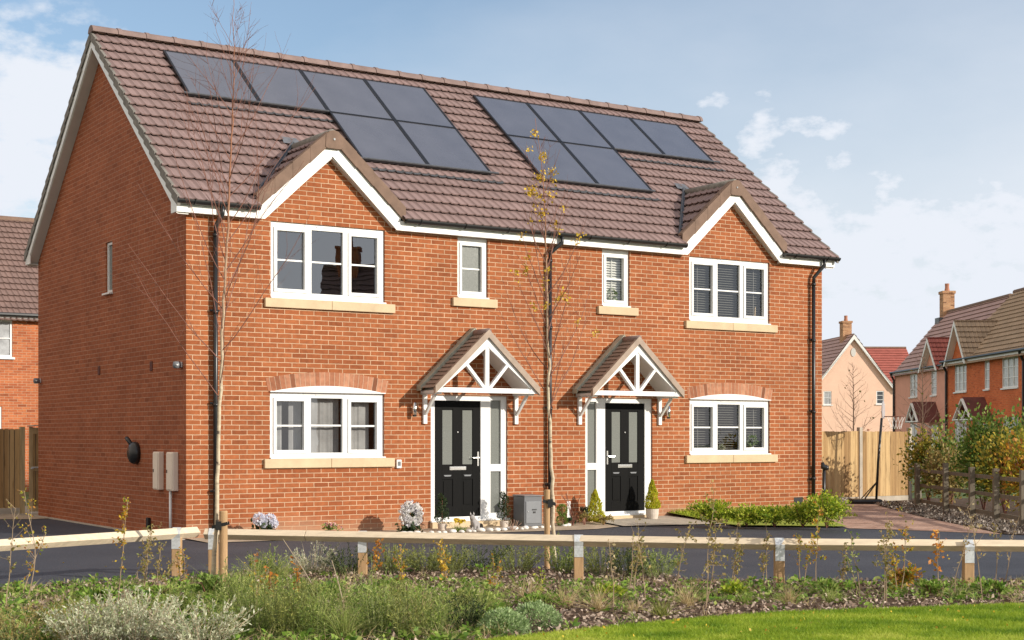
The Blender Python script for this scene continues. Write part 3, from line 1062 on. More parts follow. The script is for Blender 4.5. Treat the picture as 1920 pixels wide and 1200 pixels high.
# ---- windows
def window(w, name, blind=None, curtain=False, glass='glass', yfr=.035, sillh=(1.0, .15), stone=True, arch=False, parent=None, room=True):
    parent = parent or house
    x0, x1, z0, z1, cols = w['x0'], w['x1'], w['z0'], w['z1'], w['cols']
    fr = MB()
    # outer members + mullions, cut round the lights
    xs = [x0] + [v for c in cols for v in (c[0], c[1])] + [x1]
    for i in range(0, len(xs), 2):
        fr.box(xs[i], xs[i + 1], yfr, yfr + .06, z0, z1)
    for c in cols:
        fr.box(c[0], c[1], yfr, yfr + .06, z0, c[2])
        fr.box(c[0], c[1], yfr, yfr + .06, c[3], z1)
        zm = (c[2] + c[3]) / 2
        fr.box(c[0], c[1], yfr + .028, yfr + .05, zm - .014, zm + .014)
    # raised opening sashes on the side lights
    if len(cols) == 3:
        for c in (cols[0], cols[2]):
            b = .055
            o_ = yfr - .018
            fr.box(c[0] - b, c[0] - .004, o_, yfr - .001, c[2] - b, c[3] + b)
            fr.box(c[1] + .004, c[1] + b, o_, yfr - .001, c[2] - b, c[3] + b)
            fr.box(c[0] - .004, c[1] + .004, o_, yfr - .001, c[2] - b, c[2] - .004)
            fr.box(c[0] - .004, c[1] + .004, o_, yfr - .001, c[3] + .004, c[3] + b)
        c = cols[1]
        fr.box(c[0] + .08, c[1] - .08, yfr - .012, yfr - .001, z1 - .045, z1 - .028)      # trickle vent
    else:
        for c in cols:
            b = .05
            o_ = yfr - .018
            fr.box(c[0] - b, c[0] - .004, o_, yfr - .001, c[2] - b, c[3] + b)
            fr.box(c[1] + .004, c[1] + b, o_, yfr - .001, c[2] - b, c[3] + b)
            fr.box(c[0] - .004, c[1] + .004, o_, yfr - .001, c[2] - b, c[2] - .004)
            fr.box(c[0] - .004, c[1] + .004, o_, yfr - .001, c[3] + .004, c[3] + b)
    fr.box(x0 - .0, x1 + .012, -.03, yfr - .002, z0 + .0, z0 + .022)                      # cill nosing
    wo_ = fr.build(name, M['upvc'], parent, bevel=.003)
    for c in cols:
        g = MB(); g.quad((c[0], yfr + .04, c[2]), (c[1], yfr + .04, c[2]), (c[1], yfr + .04, c[3]), (c[0], yfr + .04, c[3]))
        g.build('pane', M[glass], wo_)
    if stone:
        sx0, sx1 = x0 - .11, x1 + .165
        sm = MB()
        mid = (sx0 + sx1) / 2
        ztop = z0 - .0
        if x1 - x0 > 1:
            sm.box(sx0, mid - .002, -.055, .03, ztop - .145, ztop - .002)
            sm.box(mid + .002, sx1, -.055, .03, ztop - .145, ztop - .002)
        else:
            sm.box(sx0, sx1, -.055, .03, ztop - .145, ztop - .002)
        sm.build('sill', M['stone'], wo_, bevel=.008)
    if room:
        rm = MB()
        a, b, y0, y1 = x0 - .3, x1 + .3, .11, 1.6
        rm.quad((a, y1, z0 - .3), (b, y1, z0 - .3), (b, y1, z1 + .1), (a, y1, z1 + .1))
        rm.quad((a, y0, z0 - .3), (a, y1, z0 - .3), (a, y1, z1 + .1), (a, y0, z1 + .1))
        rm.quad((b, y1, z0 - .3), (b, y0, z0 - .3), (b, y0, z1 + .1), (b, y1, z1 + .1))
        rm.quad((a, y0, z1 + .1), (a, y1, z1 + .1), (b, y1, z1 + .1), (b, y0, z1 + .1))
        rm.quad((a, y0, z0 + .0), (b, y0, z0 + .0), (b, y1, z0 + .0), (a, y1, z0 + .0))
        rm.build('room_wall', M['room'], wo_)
    if blind:
        bm_ = MB()
        z = z0 + .12
        while z < z1 - .05:
            vs = [(x0 + .06, .135, z), (x1 - .06, .135, z), (x1 - .06, .165, z + blind), (x0 + .06, .165, z + blind)]
            bm_.add(vs, [(0, 1, 2, 3)])
            z += .045
        for xx in (x0 + .3, x1 - .3):
            bm_.box(xx - .004, xx + .004, .13, .134, z0 + .1, z1)
        bm_.build('blind', M['blind'], wo_)
    if curtain:
        cm = MB()
        x = x0 - .02
        pts = []
        i = 0
        while x <= x1 + .02:
            pts.append((x, .20 + .007 * math.sin(i * 1.1) + .004 * math.sin(i * 2.7)))
            x += .03; i += 1
        for (a, ya), (b, yb_) in zip(pts, pts[1:]):
            rel = ((a - x0) / (x1 - x0))
            if any(lo < rel < hi for lo, hi in ((.13, .19), (.63, .67), (.90, .97))):
                continue
            cm.quad((a, ya, z0 + .05), (b, yb_, z0 + .05), (b, yb_, z1), (a, ya, z1))
        cm.build('curtain', M['curtain'], wo_)
    return wo_


M['blind2'] = mat('pale_blind', (.66, .66, .60), .6, .05, 2)
window(WIN['LU'], 'window')
window(WIN['RU'], 'window', blind=.016, glass='glassd')
window(WIN['SL'], 'window', glass='frost')
wsr = window(WIN['SR'], 'window', blind=.035, glass='glassd')
for ch in wsr.children:
    if ch.name.startswith('blind'):
        ch.data.materials[0] = M['blind2']
wll = window(WIN['LL'], 'window', curtain=True, glass='glassm')
wrl = window(WIN['RL'], 'window', blind=.013, glass='glassd')


def arch(w, wo_):
    x0, x1 = w['x0'], w['x1']
    c = (x0 + x1) / 2
    hwid = (x1 - x0) / 2
    rise = .105
    Rr = (hwid ** 2 + rise ** 2) / (2 * rise)
    zc = 2.24 + rise - Rr
    a0 = math.asin(hwid / Rr)
    n = 24
    mb = MB()
    top = [(c + Rr * math.sin(-a0 + 2 * a0 * i / n), zc + Rr * math.cos(-a0 + 2 * a0 * i / n)) for i in range(n + 1)]
    poly = [(x0, 2.238)] + top[1:-1] + [(x1, 2.238)]
    mb.prism_y(poly, -.012, .012)
    mb.box(x0 - .008, x1 + .008, -.03, .03, 2.236, 2.252)
    mb.build('arch_panel', M['upvc'], wo_)
    mb = MB()
    R1, R2 = Rr + .002, Rr + .217
    a1 = a0 * 1.03
    for i in range(n * 2):
        t0 = -a1 + 2 * a1 * i / (n * 2); t1 = -a1 + 2 * a1 * (i + 1) / (n * 2)
        e = 1.0
        pts = [(c + R1 * math.sin(t0), -.004, zc + R1 * math.cos(t0)), (c + R1 * math.sin(t1), -.004, zc + R1 * math.cos(t1)),
               (c + R2 * math.sin(t1), -.004, zc + R2 * math.cos(t1)), (c + R2 * math.sin(t0), -.004, zc + R2 * math.cos(t0))]
        u0_, u1_ = R1 * (t0 + a1), R1 * (t1 + a1)
        mb.add(pts, [(0, 1, 2, 3)], [[(u0_, .005), (u1_, .005), (u1_, .22), (u0_, .22)]])
    e1 = [(c + s_ * R_ * math.sin(a1), y, zc + R_ * math.cos(a1)) for s_ in (1,) for R_ in (R1, R2) for y in (-.004, .01)]
    mb.build('brick_arch', M['soldier'], house)
arch(WIN['LL'], wll)
arch(WIN['RL'], wrl)

# side window: narrow, white cill
fr = MB()
fr.box(.03, .09, sw[0], sw[0] + .05, sw[2], sw[3]); fr.box(.03, .09, sw[1] - .05, sw[1], sw[2], sw[3])
fr.box(.03, .09, sw[0] + .05, sw[1] - .05, sw[2], sw[2] + .05); fr.box(.03, .09, sw[0] + .05, sw[1] - .05, sw[3] - .05, sw[3])
fr.box(-.06, .03, sw[0] - .03, sw[1] + .03, sw[2] - .03, sw[2])
swo = fr.build('window', M['upvc'], house, bevel=.003)
g = MB(); g.quad((.06, sw[1] - .05, sw[2] + .05), (.06, sw[0] + .05, sw[2] + .05), (.06, sw[0] + .05, sw[3] - .05), (.06, sw[1] - .05, sw[3] - .05))
g.build('pane', M['frost'], swo)

# ---- doors with side lights
def front_door(x0, x1, leaf, sg, hinge):
    """leaf=(a,b) sg=(a,b) handle on the side of the side light"""
    z0, z1 = .13, 2.232
    fr = MB()
    y = .03
    la, lb = leaf; sa, sb = sg
    xs = sorted([x0, x1, la, lb, sa, sb])
    fr.box(xs[0], xs[1], y, y + .07, z0, z1)
    fr.box(xs[2], xs[3], y, y + .07, z0, z1)
    fr.box(xs[4], xs[5], y, y + .07, z0, z1)
    fr.box(la, lb, y, y + .07, 2.145, z1); fr.box(sa, sb, y, y + .07, 2.16, z1)
    fr.box(la, lb, y, y + .07, z0, .205)
    fr.box(sa, sb, y, y + .07, z0, .25); fr.box(sa, sb, y, y + .07, .955, 1.075)
    fr.box(x0 - .02, x1 + .02, -.06, y - .001, z0, z0 + .03)
    d = fr.build('front_door', M['upvc'], house, bevel=.003)
    for za, zb in ((.25, .955), (1.075, 2.16)):
        g = MB(); g.quad((sa, y + .035, za), (sb, y + .035, za), (sb, y + .035, zb), (sa, y + .035, zb))
        g.build('side_light', M['frost'], d)
    lf = MB()
    yl = y + .012
    w_ = lb - la
    ga, gb = .165, .40                        # glazing strip offsets as share of leaf width
    strips = [(la + w_ * .165, la + w_ * .40), (la + w_ * .60, la + w_ * .835)]
    lf.box(la + .004, lb - .004, yl + .012, yl + .045, .207, 2.143)
    # raised stiles and rails round the sunk panels
    X = [la + .004, strips[0][0], strips[0][1], strips[1][0], strips[1][1], lb - .004]
    zz = [(.207, .38), (.83, 1.06), (2.0, 2.143)]
    lf.box(X[0], X[1], yl, yl + .0115, .207, 2.143); lf.box(X[2], X[3], yl, yl + .0115, .207, 2.143); lf.box(X[4], X[5], yl, yl + .0115, .207, 2.143)
    for a, b in strips:
        for c0, c1 in zz:
            lf.box(a, b, yl, yl + .0115, c0, c1)
        lf.box(a + .03, b - .03, yl + .002, yl + .0118, .41, .80)
    lo = lf.build('door_leaf', M['door'], d, bevel=.002)
    for a, b in strips:
        g = MB(); g.quad((a + .012, yl + .008, 1.08), (b - .012, yl + .008, 1.08), (b - .012, yl + .008, 1.985), (a + .012, yl + .008, 1.985))
        g.build('glazing', M['frost'], d)
    cxm = (la + lb) / 2
    mb = MB(); mb.box(cxm - .16, cxm + .16, yl - .014, yl - .001, .985, 1.045)
    mb.box(cxm - .14, cxm + .14, yl - .02, yl - .015, 1.0, 1.03)
    mb.build('letterbox', M['chrome'], d, bevel=.003)
    for a, b in strips:
        mb = MB(); mb.prism_y([(a + .03, .905), (b - .03, .905), (b - .05, .88), (a + .05, .88)], yl - .006, yl - .001)
        mb.build('panel_moulding', M['greybox2'], d)
    mb = MB(); mb.lathe([(.012, 0), (.012, .012)], 10); mb.v = [(cxm + a, yl - b, 1.62 + c) for a, c, b in mb.v]
    mb.build('spyhole', M['chrome'], d)
    hx = lb - .05 if hinge > 0 else la + .05
    mb = MB(); mb.box(hx - .015, hx + .015, yl - .012, yl - .001, 1.05, 1.29)
    mb.tube([(hx, yl - .01, 1.19), (hx, yl - .05, 1.19), (hx - hinge * .13, yl - .055, 1.19)], .010, 8)
    mb.build('handle', M['chrome'], d)
    # brick step
    return d
front_door(4.215, 5.72, (4.306, 5.20), (5.398, 5.605), 1)
front_door(7.355, 8.855, (7.81, 8.70), (7.42, 7.615), -1)
for a, b in ((4.2, 5.75), (7.4, 8.85)):
    mb = MB(); mb.box(a, b, -.08, 0.02, -.05, .128)
    mb.build('door_step', M['stone'], house, bevel=.006)

# ---- porch canopies
def porch(c):
    pj = .54
    hw = .985
    apex_t, apex_w = 3.29, 3.18
    mp_ = (apex_w - 2.32) / .93
    root = MB()
    # white timber truss at the front
    yA, yB = -pj, -pj + .07
    for sgn in (-1, 1):
        pl = [(c, apex_w), (c, apex_w - .155), (c + sgn * (hw - .13), 2.345), (c + sgn * (hw - .17), 2.262), (c + sgn * hw, 2.262), (c + sgn * hw, 2.30)]
        if sgn > 0:
            pl = pl[::-1]
        root.prism_y(pl, yA, yB)
    t = root.build('porch_canopy', M['upvc'], house, bevel=.004)
    mb = MB(); mb.box(c - hw + .15, c + hw - .15, yA + .008, yB - .004, 2.262, 2.345); mb.build('tie_beam', M['upvc'], t, bevel=.004)
    mb = MB(); mb.box(c - .038, c + .038, yA + .01, yB - .006, 2.345, apex_w - .13); mb.build('king_post', M['upvc'], t, bevel=.003)
    for sgn in (-1, 1):
        mb = MB(); mb.bar((c + sgn * .04, yA + .04, 2.33), (c + sgn * .40, yA + .04, 2.735), .055, .07, (0, 1, 0)); mb.build('strut', M['upvc'], t, bevel=.003)
    # roof slopes with tiles
    cs = 1 / math.sqrt(1 + mp_ * mp_)
    for sgn in (-1, 1):
        mb = MB()
        zt = apex_t - .03
        n_ = (sgn * mp_, 0, 1)
        x0 = c + sgn * (hw + .02)
        tiles(mb, (x0, -pj - .02, zt - mp_ * (hw + .02)), (0, 1, 0), (-sgn, 0, mp_), pj + .02, (hw + .02) / cs, n_, pitch=.17, gauge=.102, amp=.003, lift=.030, samples=4, flip=(sgn < 0))
        sr = mb.build('porch_roof', M['ptile'], t)
        mb = MB()
        a = Vector((c, 0, apex_w - .03)); b = Vector((c + sgn * (hw - .02), 0, apex_w - .03 - mp_ * (hw - .02)))
        pl = [(a.x, a.z), (b.x, b.z), (b.x, b.z - .02), (a.x, a.z - .02)]
        if sgn < 0:
            pl = pl[::-1]
        mb.prism_y(pl, yB, -.002)
        mb.build('ceiling_board', M['upvc'], t)
        # stone-coloured verge edge at the front and lead flashing at the wall
        mb = MB()
        pl = [(c, apex_t + .02), (c, apex_w - .0), (c + sgn * (hw + .03), apex_w - mp_ * (hw + .03) - .0), (c + sgn * (hw + .03), apex_t - mp_ * (hw + .03) + .02)]
        if sgn > 0:
            pl = pl[::-1]
        mb.prism_y(pl, -pj - .045, -pj + .02)
        mb.build('verge_tile', M['ptile_edge'], t)
        mb = MB()
        pl = [(c, apex_t + .075), (c, apex_t + .0), (c + sgn * (hw + .06), apex_t - mp_ * (hw + .06) - .03), (c + sgn * (hw + .06), apex_t - mp_ * (hw + .06) + .055)]
        if sgn > 0:
            pl = pl[::-1]
        mb.prism_y(pl, -.15, -.003)
        mb.build('flashing', M['leadl2'], t, bevel=.01)
        # bracket and wall plate
        xb = c + sgn * .895
        mb = MB(); mb.box(xb - .035, xb + .035, -.045, -.001, 1.755, 2.25); mb.build('bracket_post', M['upvc'], t, bevel=.003)
        mb = MB(); mb.bar((xb, -.05, 1.92), (xb, -.36, 2.235), .045, .045); mb.build('bracket_strut', M['upvc'], t, bevel=.003)
        xs_ = sorted((c + sgn * (hw - .15), c + sgn * (hw - .02)))
        mb = MB(); mb.box(xs_[0], xs_[1], yB, -.001, 2.235, 2.30); mb.build('side_beam', M['upvc'], t, bevel=.003)
    mb = MB()
    mb.tube([(c, -pj - .03, apex_t - .02), (c, -.01, apex_t - .02)], .06, 10)
    mb.build('porch_ridge', M['ridge_tile'], t, smooth=True)
M['leadl2'] = mat('grey_flashing', (.34, .33, .26), .7, .15, 6)
porch(4.985)
porch(8.11)

# ---- wall vents (air brick) and the like on the house
mb = MB(); mb.box(12.35, 12.58, -.008, 0, .22, .36); mb.build('air_brick', M['black'], house)

# ---------------------------------------------------------------- things on the house
INDOOR = [leafmat('indoor_leaf', [(.10, .16, .05), (.22, .30, .12)]), leafmat('indoor_flower', [(.6, .6, .5), (.3, .36, .2)])]
def onh(s, d, z):
    return HB(s, d, z)

# solar panels
def rp(s, d, off):
    """point above main roof plane (perpendicular offset) in house axes"""
    return Vector((s, d - off * ME * cosm, zmain(d) + off * cosm))
EX = [.92, 2.215, 3.51, 4.82, 6.105]
EX2 = [7.205, 8.47, 9.76, 11.06, 12.35]
DT, DM, DB = 3.62, 2.41, 1.165
plist = []
ords = ['first', 'second', 'third', 'fourth']
for i in range(4):
    plist.append((EX[i], EX[i + 1], DM, DT, f'black solar panel, {ords[i]} from left in top row of left array'))
for k_, i in enumerate((2, 3)):
    plist.append((EX[i], EX[i + 1], DB, DM, f'black solar panel, {"left" if k_ == 0 else "right"} one in lower row of left array'))
for i in range(4):
    plist.append((EX2[i], EX2[i + 1], DM, DT, f'black solar panel, {ords[i]} from left in top row of right array'))
for k_, i in enumerate((0, 1)):
    plist.append((EX2[i], EX2[i + 1], DB, DM, f'black solar panel, {"left" if k_ == 0 else "right"} one in lower row of right array'))
for a, b, d0, d1, lab in plist:
    o0 = Vector((a, d0, zmain(d0)))
    t = thing('solar_panel', lab, 'solar panel', onh(a, d0, zmain(d0)), TH, 'solar panels on the tiled roof')
    gm = MB()
    g_ = .035
    pts = [rp(a + g_, d0 + .018, .085), rp(b - g_, d0 + .018, .085), rp(b - g_, d1 - .012, .085), rp(a + g_, d1 - .012, .085)]
    ln = (d1 - d0) / cosm
    gm.add([p - o0 for p in pts], [(0, 1, 2, 3)], [[(a, d0), (b, d0), (b, d1), (a, d1)]])
    gm.build('glass', M['solar'], t)
    fm = MB()
    for pa, pb in (((a, d0), (b, d0)), ((a, d1), (b, d1))):
        fm.bar(rp(pa[0] + .01, pa[1] + (.012 if pa[1] == d0 else -.008), .07) - o0, rp(pb[0] - .01, pb[1] + (.012 if pa[1] == d0 else -.008), .07) - o0, .016, .05, (0, -ME, 1))
    for xx in (a + .02, b - .02):
        fm.bar(rp(xx, d0, .07) - o0, rp(xx, d1, .07) - o0, .035, .05, (0, -ME, 1))
    fm.build('frame', M['panel_frame'], t)
# lead aprons below each array: wavy sheet dressed over the tiles (part of the roof)
def apron(a, b, d):
    mb = MB()
    tiles(mb, tuple(rp(a, d - .20, .0)), (1, 0, 0), (0, 1, ME), b - a, .21 / cosm, (0, -ME, 1), gauge=.40, amp=.018, lift=.040, base=.014, u0=((a - VX0) / .167) % 1)
    mb.bar(rp(a, d + .01, .095), rp(b, d + .01, .095), .03, .02, (0, -ME, 1))
    mb.build('lead_apron', M['lead'], roof_o)
apron(.85, 3.51, DM); apron(3.45, 6.25, DB); apron(7.05, 9.80, DB); apron(9.76, 12.50, DM)

# wall lights beside the doors
for s_, lab in ((3.86, 'chrome cylinder wall light left of the left front door'), (9.16, 'chrome cylinder wall light right of the right front door')):
    t = thing('wall_light', lab, 'wall light', onh(s_, 0, 1.9), TH, 'wall lights beside the front doors')
    mb = MB(); mb.lathe([(.036, 0), (.036, .20)], 16, (0, -.085, 0)); mb.build('lamp_body', M['chrome'], t, smooth=True)
    mb = MB(); mb.lathe([(.03, -.03), (.034, 0)], 12, (0, -.085, 0)); mb.build('lens', M['black'], t)
    mb = MB(); mb.box(-.03, .03, -.05, -.001, .04, .12); mb.build('wall_bracket', M['chrome'], t)
# security lights on the gable wall
for d_, lab in ((.20, 'small security light high on gable wall beside the front corner'), (7.85, 'small security light on gable wall at the rear corner')):
    t = thing('security_light', lab, 'security light', onh(0, d_, 2.62), TH, 'security lights on the gable wall')
    mb = MB(); mb.box(-.03, -.001, -.05, .05, -.03, .05); mb.build('back_plate', M['upvc'], t, bevel=.004)
    mb = MB(); mb.lathe([(.02, -.05), (.045, -.045), (.055, .0), (.045, .05), (.02, .055)], 14, (-.085, -.04, .0), 1.2, 1.0); mb.build('lamp_head', M['greybox2'], t, smooth=True)
    mb = MB(); mb.lathe([(.008, -.012), (.02, 0), (.008, .012)], 10, (-.10, -.09, 0.0)); mb.build('sensor', M['upvc'], t, smooth=True)
# meter boxes
for a, b, lab in ((.95, 1.20, 'beige meter box on gable wall, the one nearer the charger'), (.32, .60, 'beige meter box on gable wall, the one nearer the front corner with a pipe below')):
    t = thing('meter_box', lab, 'meter box', onh(0, (a + b) / 2, .72), TH, 'beige meter boxes on the gable wall')
    h_ = (b - a) / 2
    mb = MB(); mb.box(-.09, -.001, -h_, h_, 0, .59); mb.build('cabinet', M['meter'], t, bevel=.01)
    mb = MB(); mb.box(-.102, -.091, -h_ + .02, h_ - .02, .02, .57); mb.build('door', M['meter'], t, bevel=.004)
    mb = MB(); mb.box(-.106, -.1025, h_ - .07, h_ - .04, .27, .32); mb.build('lock', M['black'], t)
tag(MB().tube([(-.05, 0, -.78), (-.05, 0, 0)], .022, 10).build('service_pipe', M['upvc'], None, onh(0, .53, .72), TH, smooth=True), 'white plastic pipe running from beige meter box down to the ground', 'pipe')
# EV charger
t = thing('ev_charger', 'black egg-shaped vehicle charger on the shaded gable wall', 'charger', onh(0, 2.2, 1.28), TH)
mb = MB(); mb.lathe([(.001, .0), (.09, .006), (.15, .04), (.175, .09), (.17, .14), (.12, .17), (.001, .175)], 24)
mb.v = [(-.16 + z_ * -1 + .14, x_, y_ * 1.05) for x_, y_, z_ in [(a, b, .13 - c_) for a, b, c_ in mb.v]]
mb.build('housing', M['black'], t, smooth=True)
mb = MB(); mb.box(-.10, -.001, -.10, .10, -.12, .12); mb.build('back_plate', M['black'], t, bevel=.01)
mb = MB(); mb.tube([(-.08, .02, .12), (-.11, .12, .21), (-.12, .17, .24)], .035, 8); mb.build('plug', M['black'], t, smooth=True)
for nm_, lab, s_, z_, r_ in (('house_plant', 'bushy house plant in a white pot inside the right ground-floor window', 11.35, 1.24, .13), ('flower_vase', 'small white flowers in the middle of the right ground-floor window', 10.62, 1.21, .07),
                             ('house_plant', 'round green plant inside the small right upstairs window', 8.02, 3.88, .12)):
    t = thing(nm_, lab, 'house plant' if 'plant' in nm_ else 'flowers', onh(s_, .20, z_), TH)
    mb = MB(); mb.lathe([(r_ * .35, 0), (r_ * .5, r_ * .8), (r_ * .4, r_ * .8)], 12, (0, -.07, 0)); mb.build('pot', M['upvc'], t)
    mb = MB()
    for _ in range(160):
        v_ = Vector((random.gauss(0, 1), random.gauss(0, 1), random.gauss(0, 1))).normalized()
        mb.leaf(Vector((0, -.07, r_ * 1.7)) + v_ * r_ * random.uniform(.4, 1) * .9, v_, r_ * .35, .6)
    mb.build('foliage', INDOOR[0 if 'plant' in nm_ else 1], t)
t = thing('picture_frame', 'small cream picture frame leaning inside the right upstairs window', 'picture frame', onh(11.42, .17, 3.81), TH)
mb = MB(); mb.bar((0, 0, 0), (.07, .06, .22), .15, .015, (1, 0, -.3)); mb.build('frame', M['stone'], t)
# two dark vents high on the gable wall
for d_, z_, lab in ((1.52, 2.66, 'dark vent slot in gable wall nearer the front corner'), (4.18, 2.69, 'dark vent slot in gable wall nearer the rear corner')):
    tag(MB().box(-.014, -.001, -.055, .055, -.075, .075).build('wall_vent', mat('vent_brown', (.10, .03, .022), .7), None, onh(0, d_, z_), TH, bevel=.004), lab, 'vent', 'dark vents in the gable wall')
tag(MB().box(-.05, -.001, -.05, .05, 0, .28).build('ground_vent', M['black'], None, onh(0, 1.6, -.02), TH, bevel=.006), 'small black vent box low on the gable wall', 'vent')
# small key box by the ground-floor window sill
t = thing('key_safe', 'small grey key safe on the brick beside the left ground-floor sill', 'key safe', onh(3.60, 0, 1.03), TH)
mb = MB(); mb.box(-.045, .045, -.045, -.001, 0, .14); mb.build('case', M['upvc'], t, bevel=.008)
mb = MB(); mb.box(-.025, .025, -.05, -.046, .04, .11); mb.build('keypad', M['greybox'], t)

# ---------------------------------------------------------------- neighbouring houses
def gable_house(name, label, loc, rotz, Lx, Dy, ez, rz, wallm, tilem, wins=(), over=.15, amp=.02, sidewins=(), pitch=.167, gauge=.318, samples=4, barge=True, gutter=True):
    """long side faces -y; ridge along x"""
    h = thing(name, label, 'house', loc, rotz)
    mb = MB()
    wall_holes(mb, 0, Lx, -.6, ez + .02, [w[:4] for w in wins], 0, .08)
    mb.quad((Lx, 0, -.6), (Lx, Dy, -.6), (Lx, Dy, ez), (Lx, 0, ez)); mb.quad((0, Dy, -.6), (0, 0, -.6), (0, 0, ez), (0, Dy, ez))
    mb.quad((Lx, Dy, -.6), (0, Dy, -.6), (0, Dy, ez), (Lx, Dy, ez))
    mm = (rz - ez) / (Dy / 2)
    mb.add([(Lx, 0, ez), (Lx, Dy, ez), (Lx, Dy / 2, rz - .02)], [(0, 1, 2)]); mb.add([(0, Dy, ez), (0, 0, ez), (0, Dy / 2, rz - .02)], [(0, 1, 2)])
    mb.build('wall', wallm, h)
    cs = 1 / math.sqrt(1 + mm * mm)
    mb = MB()
    z0 = ez + .10 - mm * (over + .05)
    for flip, y0, dy in ((False, -over - .05, 1), (True, Dy + over + .05, -1)):
        tiles(mb, (-over, y0, z0), (1, 0, 0), (0, dy, mm), Lx + 2 * over, (Dy / 2 + over + .05) / cs, (0, -mm * dy, 1), amp=amp, flip=flip, samples=samples if amp else 1, pitch=pitch if amp else 2.0, gauge=gauge)
    r_ = mb.build('roof', tilem, h)
    zr = ez + .10 + mm * Dy / 2
    mb = MB(); mb.tube([(-over, Dy / 2, zr + .0), (Lx + over, Dy / 2, zr + .0)], .11, 8); mb.build('ridge', M['tile_edge'], r_)
    mb = MB(); mb.box(-over, Lx + over, -over, -over + .02, ez - .03, ez + .13); mb.box(-over, Lx + over, -over + .02, -.001, ez - .03, ez - .01)
    mb.box(-over, Lx + over, Dy + over - .02, Dy + over, ez - .03, ez + .13)
    if barge:
        for xv in (-over + .0, Lx + over - .025):
            for rear in (0, 1):
                pl = [(a if not rear else Dy - a, b) for a, b in ((-over, ez - .03), (-over, z0 + mm * .05 - .02), (Dy / 2, zr - .12), (Dy / 2, zr - .33), (.02, ez - .03))]
                if not rear:
                    pl = pl[::-1]
                mb.prism_x(pl, xv, xv + .025)
    mb.build('fascia', M['barge'], h)
    if gutter:
        mb = MB(); mb.tube([(-over, -over - .07, ez + .11), (Lx + over, -over - .07, ez + .11)], .06, 8); mb.build('gutter', M['black'], h)
    for w in wins:
        far_window(h, *w)
    return h, zr, mm


def far_window(h, x0, x1, z0, z1, cols=2, bars=1, face='y', y=0.0, glassn='glassw', sill=True):
    fr = MB(); b = .06
    fr.box(x0, x0 + b, y + .02, y + .07, z0, z1); fr.box(x1 - b, x1, y + .02, y + .07, z0, z1)
    fr.box(x0 + b, x1 - b, y + .02, y + .07, z0, z0 + b); fr.box(x0 + b, x1 - b, y + .02, y + .07, z1 - b, z1)
    for i in range(1, cols):
        xx = x0 + (x1 - x0) * i / cols
        fr.box(xx - .03, xx + .03, y + .022, y + .068, z0 + b, z1 - b)
    for i in range(1, bars + 1):
        zz = z0 + (z1 - z0) * i / (bars + 1)
        fr.box(x0 + b, x1 - b, y + .025, y + .065, zz - .015, zz + .015)
    if sill:
        fr.box(x0 - .06, x1 + .06, y - .06, y + .02, z0 - .06, z0 - .001)
    w = fr.build('window', M['upvc'], h)
    g = MB(); g.quad((x0 + b, y + .05, z0 + b), (x1 - b, y + .05, z0 + b), (x1 - b, y + .05, z1 - b), (x0 + b, y + .05, z1 - b))
    g.build('pane', M[glassn], w)
    return w


M['glassw'] = mat('curtained_glass', (.40, .41, .42), .12, .2, 3, .6)
M['glassk'] = mat('dark_glass', (.05, .055, .06), .06, .2, 3, .8)

# left neighbour: facade parallel to ours, behind it
dl = 22.4
nl, _, _ = gable_house('neighbour_house', 'brick neighbour house with tiled roof partly hidden behind the shaded gable wall at left', HB(-13.0, dl), TH, 19.5, 8.2, 4.92, 8.25, M['brickN'], M['tileN'],
                 wins=[(14.6, 16.2, 3.82, 4.90, 2, 1), (14.2, 15.9, 1.25, 2.4, 2, 1)], over=.16)

# peach rendered house, gable end towards us
hp = thing('rendered_house', 'peach rendered house with white bargeboards and gable end facing the camera', 'house', at(1600, 95, 0), R(5))
W2, EZ, AZ = 2.60, 4.62, 8.05
mb = MB()
tmpw = [(-1.95, -1.42, 3.55, 4.42), (1.50, 2.0, 3.6, 4.45)]
wall_holes(mb, -W2, W2, -.6, EZ, tmpw, 0, .08)
mb.add([(-W2, 0, EZ), (W2, 0, EZ), (0, 0, AZ - .12)], [(0, 1, 2)])
mb.quad((W2, 0, -.6), (W2, 9, -.6), (W2, 9, EZ), (W2, 0, EZ)); mb.quad((-W2, 9, -.6), (-W2, 0, -.6), (-W2, 0, EZ), (-W2, 9, EZ))
mb.add([(W2, 9, EZ), (-W2, 9, EZ), (0, 9, AZ - .12)], [(0, 1, 2)])
mb.build('wall', M['render'], hp)
far_window(hp, *tmpw[0], 1, 1, glassn='glassw'); far_window(hp, *tmpw[1], 1, 2, glassn='glassk')
mm = (AZ - EZ) / W2; cs = 1 / math.sqrt(1 + mm * mm)
mb = MB()
for sgn in (-1, 1):
    x0 = sgn * (W2 + .22)
    tiles(mb, (x0, -.2, AZ - mm * (W2 + .22)), (0, 1, 0), (-sgn, 0, mm), 9.4, (W2 + .22) / cs, (sgn * mm, 0, 1), amp=0, samples=1, pitch=2, flip=sgn < 0)
rr = mb.build('roof', M['tileM'], hp)
mb = MB()
for sgn in (-1, 1):
    pl = [(0, AZ - .02), (0, AZ - .32), (sgn * (W2 - .05), EZ - .08), (sgn * (W2 + .2), EZ - .08), (sgn * (W2 + .2), AZ - .02 - mm * (W2 + .2))]
    if sgn > 0:
        pl = pl[::-1]
    mb.prism_y(pl, -.2, -.16)
mb.build('bargeboard', M['barge'], hp)
mb = MB(); mb.lathe([(.001, 0), (.20, 0), (.20, .03), (.001, .03)], 20); mb.v = [(x_ * .8, -.001 - z_, 6.9 + y_ * 1.4) for x_, y_, z_ in mb.v]
mb.build('wall_plaque', M['soffit'], hp)
mb = MB(); mb.box(-.36, .22, 1.0, 1.7, AZ - .7, AZ + .80); mb.box(-.41, .27, .95, 1.75, AZ + .80, AZ + .93)
